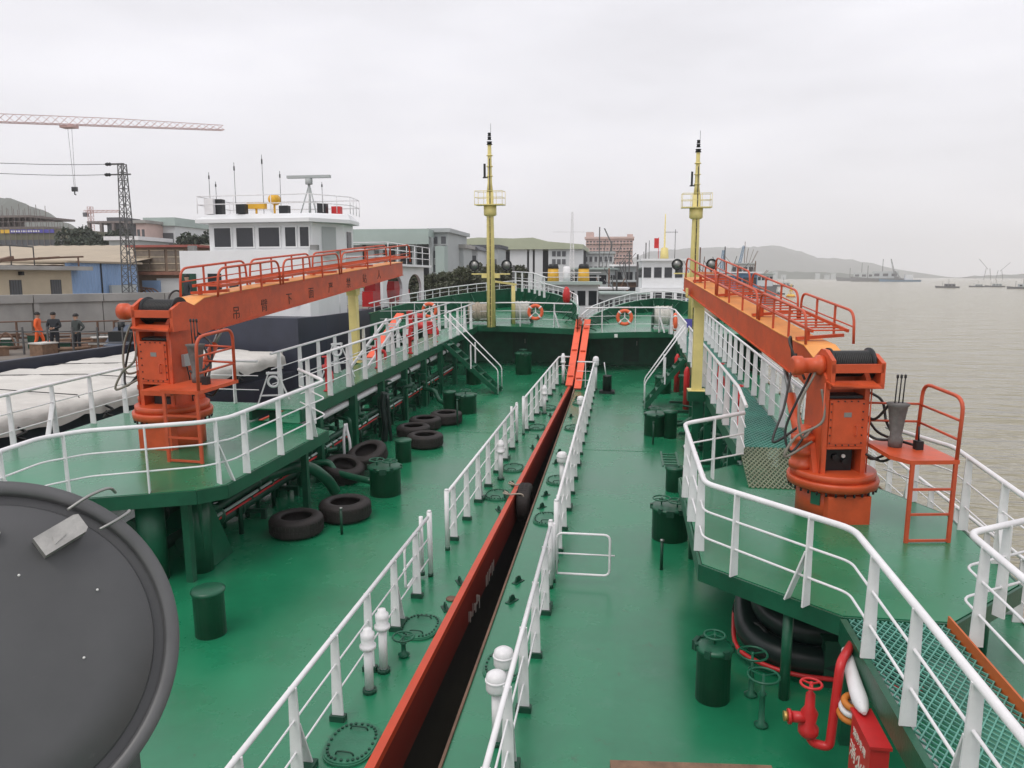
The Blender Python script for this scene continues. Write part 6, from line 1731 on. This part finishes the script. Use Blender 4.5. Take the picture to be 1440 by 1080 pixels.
# big shed with olive roof
x0,x1,y0,y1,z0,z1 = fbox(660,349,820,385,155,25)
T = thing('olive_roof_shed', 'long white walled shed with an olive green roof and dark door gaps', 'shed', ((x0+x1)/2,155,3.15)); B=((x0+x1)/2,155,3.15)
ze = z1; zr = P(700,334,155).z
mb = MB(); pts = [(x0-3,ze-0.3),(x0-3,ze+1.6),(x0+2,zr),(x0+9,zr-0.25),(x0+13,zr-0.1),(x1-7,ze+1.2),(x1,ze+0.6),(x1,ze-0.3)]
vs = [(x,154.2,z) for x,z in pts]+[(x,181,z) for x,z in pts]; k=len(pts)
mb.add(vs,[tuple(range(k)),tuple(reversed(range(k,2*k)))]+[(i,k+i,k+(i+1)%k,(i+1)%k) for i in range(k)])
part(T, 'roof', mb, OLIVE, B)
px_ = [(660,682),(686,711),(716,741),(744,749),(752,762),(770,820)]
for p0, p1 in ((585,682),(690,711),(717,741),(744,749),(752,763),(771,820)):
    part(T, 'wall_panel', MB().box(P(p0,380,155).x,P(p1,380,155).x,155,155.4,3.15,ze-0.31), PALEW, B)
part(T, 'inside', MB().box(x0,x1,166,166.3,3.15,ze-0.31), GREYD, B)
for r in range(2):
    for c in range(3):
        xx = P(779+c*7,355,155).x; zz = P(779,357+r*11,155).z
        part(T, 'window', MB().box(xx-0.36,xx+0.36,154.9,154.995,zz-0.5,zz+0.5), GREYD, B)
block('pale_office', 'pale office block with rows of windows in front of the pink building', 800,357,862,385, 175, 10, PALEW, GREYB, 3, 9)
T,B,(x0,x1,z1) = block('pink_apartments', 'long pink apartment block with many windows behind the harbour craft', 824,336,889,384, 240, 14, PINK, PINK, 6, 14, rooft=0.6)
for px0,px1,py in ((824,834,326),(848,854,333),(872,879,334),(882,890,329)):
    q = fbox(px0,py,px1,340,239.5,8,z1+0.6)
    part(T, 'roof_tower', MB().box(q[0],q[1],240.5,247,z1+0.61,q[5]), PINK, B)
for r in range(6):
    part(T, 'balcony_band', MB().box(x0,x1,239.2,239.85,6.2+r*(z1-5.2)/6-0.35,6.2+r*(z1-5.2)/6), mat('pale_pink',(0.58,0.42,0.38),0.8) if 'pale_pink' not in MATS else MATS['pale_pink'], B)
T = thing('roof_crane', 'slender dark crane jib above the pink apartment block', 'crane', tuple(P(857,345,230))); q=P(857,345,230)
part(T, 'jib', MB().bar(P(861,345,230),P(850,321,230),0.35), PYLON, tuple(q)); part(T, 'mast', MB().bar((q.x+0.5,230,3.15),tuple(P(860,345,230)),0.5), PYLON, tuple(q))

# ------------------------------------------------------------------ trees and bushes
def leaf_mesh(name, lobes, n, size, m):
    mb = MB()
    for i in range(n):
        c, r = random.choices(lobes, weights=[l[1][0]*l[1][1]*l[1][2] for l in lobes])[0]
        d = V((random.gauss(0,1),random.gauss(0,1),random.gauss(0,1))).normalized()*(random.uniform(0.45,1.0)**0.5)
        p = V((c[0]+d.x*r[0], c[1]+d.y*r[1], c[2]+d.z*r[2]))
        if p.z < 0.05: continue
        a = V((random.gauss(0,1),random.gauss(0,1),random.gauss(0,1))).normalized(); b_ = a.cross(V((random.random()-.5,random.random()-.5,random.random()-.5))).normalized()
        s_ = size*random.uniform(0.6,1.4)
        mb.add([p-a*s_-b_*s_*0.5, p+a*s_-b_*s_*0.4, p+a*s_*0.9+b_*s_*0.5, p-a*s_*0.8+b_*s_*0.5],[(0,1,2,3)])
    return mb.mesh(name, m)
def trunk_mb(h, r, lobes):
    mb = MB().tube([(0,0,-0.2),(0.05*h*0.2,0,h*0.4),(0,0.02*h,h*0.8)], r, 7, radii=[r,r*0.75,r*0.35])
    for c, rr in lobes[:5]:
        mb.tube([(0,0,h*0.35),(c[0]*0.5,c[1]*0.5,(h*0.35+c[2])*0.5),(c[0],c[1],c[2])], r*0.4, 5, radii=[r*0.45,r*0.3,r*0.1])
    return mb
def tree(name, label, cat, loc, h, w, n, size, m, group, nl=6):
    lobes = []
    for k in range(nl):
        lobes.append(((random.uniform(-.5,.5)*w, random.uniform(-.3,.3)*w, h*random.uniform(0.35,0.82)), (w*random.uniform(.22,.38), w*random.uniform(.2,.32), h*random.uniform(.14,.26))))
    T = thing(name, label, cat, loc, group)
    part(T, 'crown', leaf_mesh('crown', lobes, n, size, m), None)
    part(T, 'trunk', trunk_mb(h*0.7, h*0.035, lobes), BARK)
random.seed(31)
for k in range(11):
    px = 556+15.5*k; y = 78+random.uniform(-4,6)+k*0.6
    top_ = P(px, 376+random.uniform(-4,5)-(5 if k > 6 else 0), y)
    lab = ('first bush beside the boom tip','second bush right of the boom tip','bush below the grey shed bays, its left one','bush below the grey shed bays, its middle one','bush below the grey shed bays, its right one','bush in front of the grey end block','bush in front of the low grey hut','bush in front of the blue grey house','bush left of the cream mast','bush behind the cream mast','last bush right of the cream mast')[k]
    tree('shore_bush', 'dull green bush on the shore, ' + lab, 'bush', (top_.x, y, 3.1), top_.z-3.1, 3.4, 2600, 0.15, LEAF, 'bushes along the shore')
for k, px in enumerate((112,136,158,205,232,272,292)):
    y = (118,122,112,140,138,105,108)[k]; top_ = P(px, (318,312,316,340,338,316,320)[k], y)
    lab = ('left of the bare concrete frame','under the bare concrete frame','tall, right under the concrete stair core','before the pink house','before the pale green roofed shed','left of the white wheelhouse','close against the white wheelhouse')[k]
    tree('dark_tree', 'dark tree ' + lab, 'tree', (top_.x, y, 3.1), top_.z-3.1, 6.0, 2600, 0.25, LEAF2, 'dark trees behind the yard', 7)

# ------------------------------------------------------------------ harbour craft beyond the bows
def boat(name, label, cat, loc, rz, L_, Bm, fb, hullm, parts_, group=None):
    T = thing(name, label, cat, loc, group, rz=rz)
    n = 9; prof = []
    for i in range(n):
        f = i/(n-1); w_ = Bm/2*(1-max(0,(f-0.6)/0.4)**2.2)*(0.85+0.15*min(1,f*5)); prof.append((w_, -L_/2+L_*f, fb*(1+0.5*max(0,(f-0.55)/0.45)**1.5)))
    mb = MB(); vs = []
    for w_, y, z in prof: vs += [(-w_*0.8,y*0.96,-0.4),(w_*0.8,y*0.96,-0.4),(w_,y,z),(-w_,y,z)]
    fs = [(0,1,2,3),(4*(n-1)+3,4*(n-1)+2,4*(n-1)+1,4*(n-1))]
    for i in range(n-1):
        for j in range(4): fs.append((4*i+j,4*i+(j+1)%4,4*i+4+(j+1)%4,4*i+4+j))
    mb.add(vs, fs)
    part(T, 'hull', mb, hullm)
    mb = MB()
    for i in range(n-1):
        for s_ in (-1,1): mb.bar((s_*prof[i][0],prof[i][1],prof[i][2]+0.04),(s_*prof[i+1][0],prof[i+1][1],prof[i+1][2]+0.04),0.12,0.14)
    part(T, 'rubbing_rail', mb, DARK)
    for nm, mbx, mx, subs in parts_:
        q = part(T, nm, mbx, mx)
        for sn, sm, sx in subs: part(q, sn, sm, sx)
    return T
def house(x0,x1,y0,y1,z0,z1,nw,wz0,wz1,front=None):
    wins = []
    for k in range(nw):
        w_ = (x1-x0)/nw; x = x0+w_*(k+0.5)
        wins.append(('window', MB().box(x-w_*0.36,x+w_*0.36,y0-0.05,y0-0.003,wz0,wz1), GLASSD))
    for k in range(3):
        w_ = (y1-y0)/3; y = y0+w_*(k+0.5)
        for xx in (x0-0.05, x1+0.003):
            wins.append(('window', MB().box(xx,xx+0.047,y-w_*0.3,y+w_*0.3,wz0,wz1), GLASSD))
    return MB().box(x0,x1,y0,y1,z0,z1), wins
# tug with twin yellow funnels
c = P(800,430,72)
hb, hw = house(-2.5,2.5,-3,3,2.4,6.05,5,4.2,5.5)
fun = []
for s_ in (-1,1):
    fun.append(('funnel', MB().lathe([(0.55,6.31),(0.5,7.5)],(s_*1.45,2.0,0),14), FUNN, [('cap', MB().lathe([(0.53,7.5),(0.45,7.9),(0.3,7.95)],(s_*1.45,2.0,0),14), DARK)]))
boat('tug', 'tug with two yellow funnels and a pale green deckhouse roof beyond the bows', 'tug', (c.x,72,0), radians(6), 17, 6.4, 2.4, BLACKH,
     [('deckhouse', hb, PALEW, hw), ('deckhouse_roof', MB().box(-2.8,2.8,-3.6,3.4,6.05,6.3), MINT, []),
      ('mast', lattice(MB(), (0.35,3.2,6.3), (0.35,3.2,12.9), 0.5, 0.12, 18, 0.05), WHITE, [('yard', MB().bar((-1.5,3.2,11.0),(2.2,3.2,11.0),0.05), WHITE)]),
      ('monitor', MB().lathe([(0.35,6.31),(0.35,7.6),(0.2,7.7)],(-0.2,1,0),10), WHITE, [])]+fun+
     [('rail', MB().tube([(-2.7,-3.4,7.1),(2.7,-3.4,7.1)],0.03,5).tube([(-2.7,-3.4,6.7),(2.7,-3.4,6.7)],0.03,5), WHITE, []), ('hatch_box', MB().box(-1.2,1.6,-7.0,-4.2,2.5,3.2), RUSTY, [])])
# white launch
c = P(929,425,80)
hb, hw = house(-2.3,2.3,-2.5,4,2.2,5.6,4,4.4,5.2)
h2, w2 = house(-2.05,2.05,-1.6,3.2,5.62,8.3,4,6.65,7.65)
boat('white_launch', 'white launch with two tiers of windows and a slim mast, right of the tug', 'launch', (c.x,80,0), radians(3), 18, 6.0, 2.6, WALL,
     [('deckhouse', hb, WALL, hw), ('wheelhouse', h2, WALL, w2), ('wheelhouse_roof', MB().box(-2.25,2.25,-2.1,3.5,8.3,8.5), WALL, []),
      ('mast', MB().lathe([(0.45,8.5),(0.36,9.6),(0.09,9.7),(0.05,13.0)],(0.3,0.5,0),8), YPOST, [('yard', MB().bar((0.3,0.5,11.2),(1.6,0.5,11.2),0.04), DARK)]),
      ('flag', MB().box(-0.75,-0.3,0.5,0.53,9.6,10.6).cyl((-0.3,0.5,8.5),(-0.3,0.5,10.7),0.03,n=5), RED, []),
      ('aerial', MB().cyl((1.4,1,8.5),(1.4,1,11.5),0.03,n=5).cyl((-1.2,1,8.5),(-1.2,1,10.4),0.03,n=5), DARK, []),
      ('rail', MB().tube([(-2.3,-4.2,4.6),(2.3,-4.2,4.6)],0.04,5).tube([(-2.3,-4.2,4.0),(2.3,-4.2,4.0)],0.04,5), WHITE, [])])
# dark work boats moored between tug and launch, and beyond
random.seed(8)
wb = [(855,430,95,'dark work boat with a low derrick between the tug and the launch',SHIPG,16),(885,425,110,'dark work boat with tall posts left of the white launch',BLACKH,18),
      (720,425,66,'grey blue workboat behind the stem rail of the far tanker',SHIPG,12),(985,418,130,'blue cabin fishing boat just right of the boom tip',BLUEB,20),
      (1020,420,150,'blue fishing boat with a pale awning behind the boom',BLUEB,20),(1038,424,165,'rusty brown fishing boat lying behind the boom rails',RUSTY,15),
      (1062,420,200,'dark fishing boat cluttered with gear, last before open water',SHIPG,14),(1045,405,260,'far dark trawler above the boom handrail',SHIPG,24),
      (868,425,84,'rusty low lighter right behind the tug',RUSTY,15),(898,424,92,'dark tender close left of the white launch',BLACKH,14),(1050,430,120,'dark brown fishing boat nearest the boom handrail',RUSTY,10),(905,415,150,'dark barge with crossed derricks behind the white launch',SHIPG,26),(840,418,140,'dark moored lighter below the pink apartments',BLACKH,24)]
for px, py, y, lb, hm_, L_ in wb:
    c = P(px, py, y); L_ *= 1.25; q_ = max(2.0, 0.022*y)
    hb, hw = house(-L_*0.11,L_*0.11,-L_*0.35,-L_*0.05,q_,q_+L_*0.16,4,q_+L_*0.08,q_+L_*0.13)
    gear = MB()
    for k in range(18):
        gx, gy = random.uniform(-L_*.1,L_*.1), random.uniform(0,L_*.4)
        gear.box(gx-0.5,gx+0.5,gy-0.5,gy+0.5,q_-.1,q_+random.uniform(0.4,2.6))
    hn = random.uniform(0.25,0.42)*L_
    der = MB().bar((0,L_*0.05,q_),(0,L_*0.05,q_+hn),0.18)
    for k in range(6):
        an = random.uniform(-1.1,1.1); der.bar((0,L_*0.05,q_+.3),(sin(an)*hn*0.8,L_*0.05+random.uniform(-1,1),q_+.3+cos(an)*hn*0.8),0.1)
    boat('work_boat', lb, 'boat', (c.x,y,0), radians(random.uniform(-14,14)), L_, L_*0.27, q_, hm_,
         [('cabin', hb, random.choice([PALEW,GREYB,RUSTY]) if 'blue' not in lb else BLUEB, hw), ('cabin_roof', MB().box(-L_*.13,L_*.13,-L_*.38,-L_*.02,q_+L_*.16+.01,q_+L_*.17+.01), random.choice([MINT,WHITE,GREYB]), []),
          ('deck_gear', gear, random.choice([RUSTY,DARK,GREEND]), []), ('derrick', der, random.choice([PYLON,RUSTY]), [])], 'work boats moored beyond the bows')
# floating crane behind them, distant craft on the open water
def crane_barge(label, px, py, y, px_top, py_top, L_, m1, m2):
    c = P(px,py,y); c.z = 0; tp = P(px_top,py_top,y)
    boat('floating_crane', label, 'floating crane', (c.x,y,0), radians(80), L_, L_*0.28, 2.2, m1,
         [('house', *house(-L_*.1,L_*.1,-L_*.3,-L_*.12,2.2,2.2+L_*.14,4,2.2+L_*.08,2.2+L_*.11)[:1], PALEW, []),
          ('a_frame', MB().bar((-2,L_*.1,2.2),(0,L_*.12,L_*.28),0.7).bar((2,L_*.1,2.2),(0,L_*.12,L_*.28),0.7).bar((0,-L_*.05,2.2),(0,L_*.12,L_*.28),0.6), m2, []),
          ('jib', lattice(MB(),(0,L_*.1,3),(0,L_*.1-(tp.x-c.x)*-1.0,tp.z),1.6,0.8,10,0.3), m2, []),
          ('cab', MB().box(-1.6,1.6,L_*.02,L_*.12,2.2,6.2), m2, [])])
crane_barge('blue floating crane with a steep jib against the hills behind the fishing boats', 1040, 392, 420, 1031, 346, 24, BLUEB, BLUEB)
crane_barge('dark floating crane left of the blue one against the hills', 1018, 392, 400, 1016, 352, 20, SHIPG, BLUEB)
crane_barge('blue floating crane with a thin jib on the open water below the hills', 1265, 396, 1000, 1275, 364, 46, BLUEB, PYLON)
far = [(1208,391,1150,60,'long grey ship at anchor under the end of the hills',SHIPG),(1236,395,1020,66,'dark low barge at anchor next to the blue floating crane',SHIPG),(1332,403,480,12.5,'small boxy dark ferry alone on the open water',SHIPG),
       (1374,402,520,9,'small dark boat, left of the two with thin masts',SHIPG),(1399,402,520,11,'small dark boat with a mast, right of the pair',SHIPG),(1437,402,450,14,'dark boat cut by the right edge of the photo',SHIPG),(1100,400,520,14,'faint boat near the yellow buoy, far side',SHIPG),(1092,411,300,6,'tiny dark skiff left of the yellow buoy',BLACKH)]
for px, py, y, L_, lb, m_ in far:
    c = P(px,py,y)
    hb, hw = house(-L_*.1,L_*.1,-L_*.32,L_*.12,L_*.05,L_*.19,3,L_*.1,L_*.15)
    boat('distant_boat', lb, 'boat', (c.x,y,0), radians(75), L_, L_*.26, L_*.06, m_, [('cabin', hb, GREYB if 'boxy' not in lb else SHIPG, hw), ('mast', MB().bar((0,-L_*.05,L_*.1),(0,-L_*.05,L_*.42),L_*.012).bar((0,L_*.2,L_*.05),(0,L_*.2,L_*.3),L_*.012), PYLON, [])], 'boats on the open water')
for k, (px, h_) in enumerate(((1388,34),(1405,28))):
    c = P(px,395,1500)
    T = thing('harbour_crane', 'faint harbour crane on the far coast, %s of two' % ('left','right')[k], 'harbour crane', (c.x,1500,0), 'faint cranes on the far coast')
    part(T, 'leg', MB().bar((-6,0,0),(-3,0,h_*.6),0.7).bar((6,0,0),(3,0,h_*.6),0.7), PYLON); part(T, 'jib', MB().bar((0,0,h_*.55),(-16+32*k,0,h_*1.1),0.6), PYLON)
c = P(1112,417,262)
T = thing('channel_buoy', 'yellow channel buoy with a pointed cage afloat right of the fishing boats', 'buoy', (c.x,262,0))
part(T, 'float', MB().lathe([(1.3,-0.4),(1.5,0.2),(1.4,0.7),(0.9,0.9)],n=16), BUOYY)
part(T, 'skirt', MB().lathe([(1.52,0.1),(1.54,0.3)],n=16), GUNW)
part(T, 'cage', MB().bar((-0.8,0,0.9),(0,0,3.6),0.14).bar((0.8,0,0.9),(0,0,3.6),0.14).bar((0,0.8,0.9),(0,0,3.6),0.14).bar((0,-0.8,0.9),(0,0,3.6),0.14).lathe([(0.5,2.0),(0.5,2.4)],n=10), BUOYY)
part(T, 'top_mark', MB().bar((-0.35,0,3.6),(0.35,0,4.2),0.12).bar((-0.35,0,4.2),(0.35,0,3.6),0.12), BUOYY)
for k, (px, y) in enumerate(((1163,1600),(1172,1650),(1090,1500),(1102,1550),(1150,1700))):
    c = P(px,385,y)
    T = thing('shore_tower', 'faint pale tower on the far shore under the hills, number by distance left to right', 'tower', (c.x,y,0), 'faint towers on the far shore')
    T['label'] = 'faint pale tower block on the far shore, %s in the row from the left' % ('fourth','fifth','first','second','third')[k]
    part(T, 'shaft', MB().box(-4,4,-4,4,0,9+3*(k%3)), GREYB); part(T, 'roof', MB().box(-4.5,4.5,-4.5,4.5,9+3*(k%3),9.8+3*(k%3)), GREYB)

# ------------------------------------------------------------------ haze
hz = bpy.data.materials.new('haze'); hz.use_nodes = True
t = hz.node_tree; t.nodes.clear()
o_ = t.nodes.new('ShaderNodeOutputMaterial'); pv = t.nodes.new('ShaderNodeVolumePrincipled')
pv.inputs['Color'].default_value = (0.985, 0.985, 1.0, 1); pv.inputs['Density'].default_value = 0.00032
pv.inputs['Anisotropy'].default_value = 0.0
t.links.new(pv.outputs[0], o_.inputs['Volume'])
HZ = solo('haze', None, None, MB().box(-2600,4200,-500,5200,-2.9,230), hz)
HZ['kind'] = 'stuff'

# ------------------------------------------------------------------ set both hulls at their trim and heading
MSHIP = {'R': M.Translation((0,0,CAM_Z)) @ M.Rotation(TRIM, 4, 'X') @ M.Translation((0,0,-DECK_EYE)),
         'L': M.Translation((0,0,CAM_Z)) @ M.Rotation(LYAW, 4, 'Z') @ M.Rotation(TRIM, 4, 'X') @ M.Translation((0,0,-DECK_EYE))}
for o, s_ in AFLOAT:
    o.matrix_basis = MSHIP[s_] @ o.matrix_basis
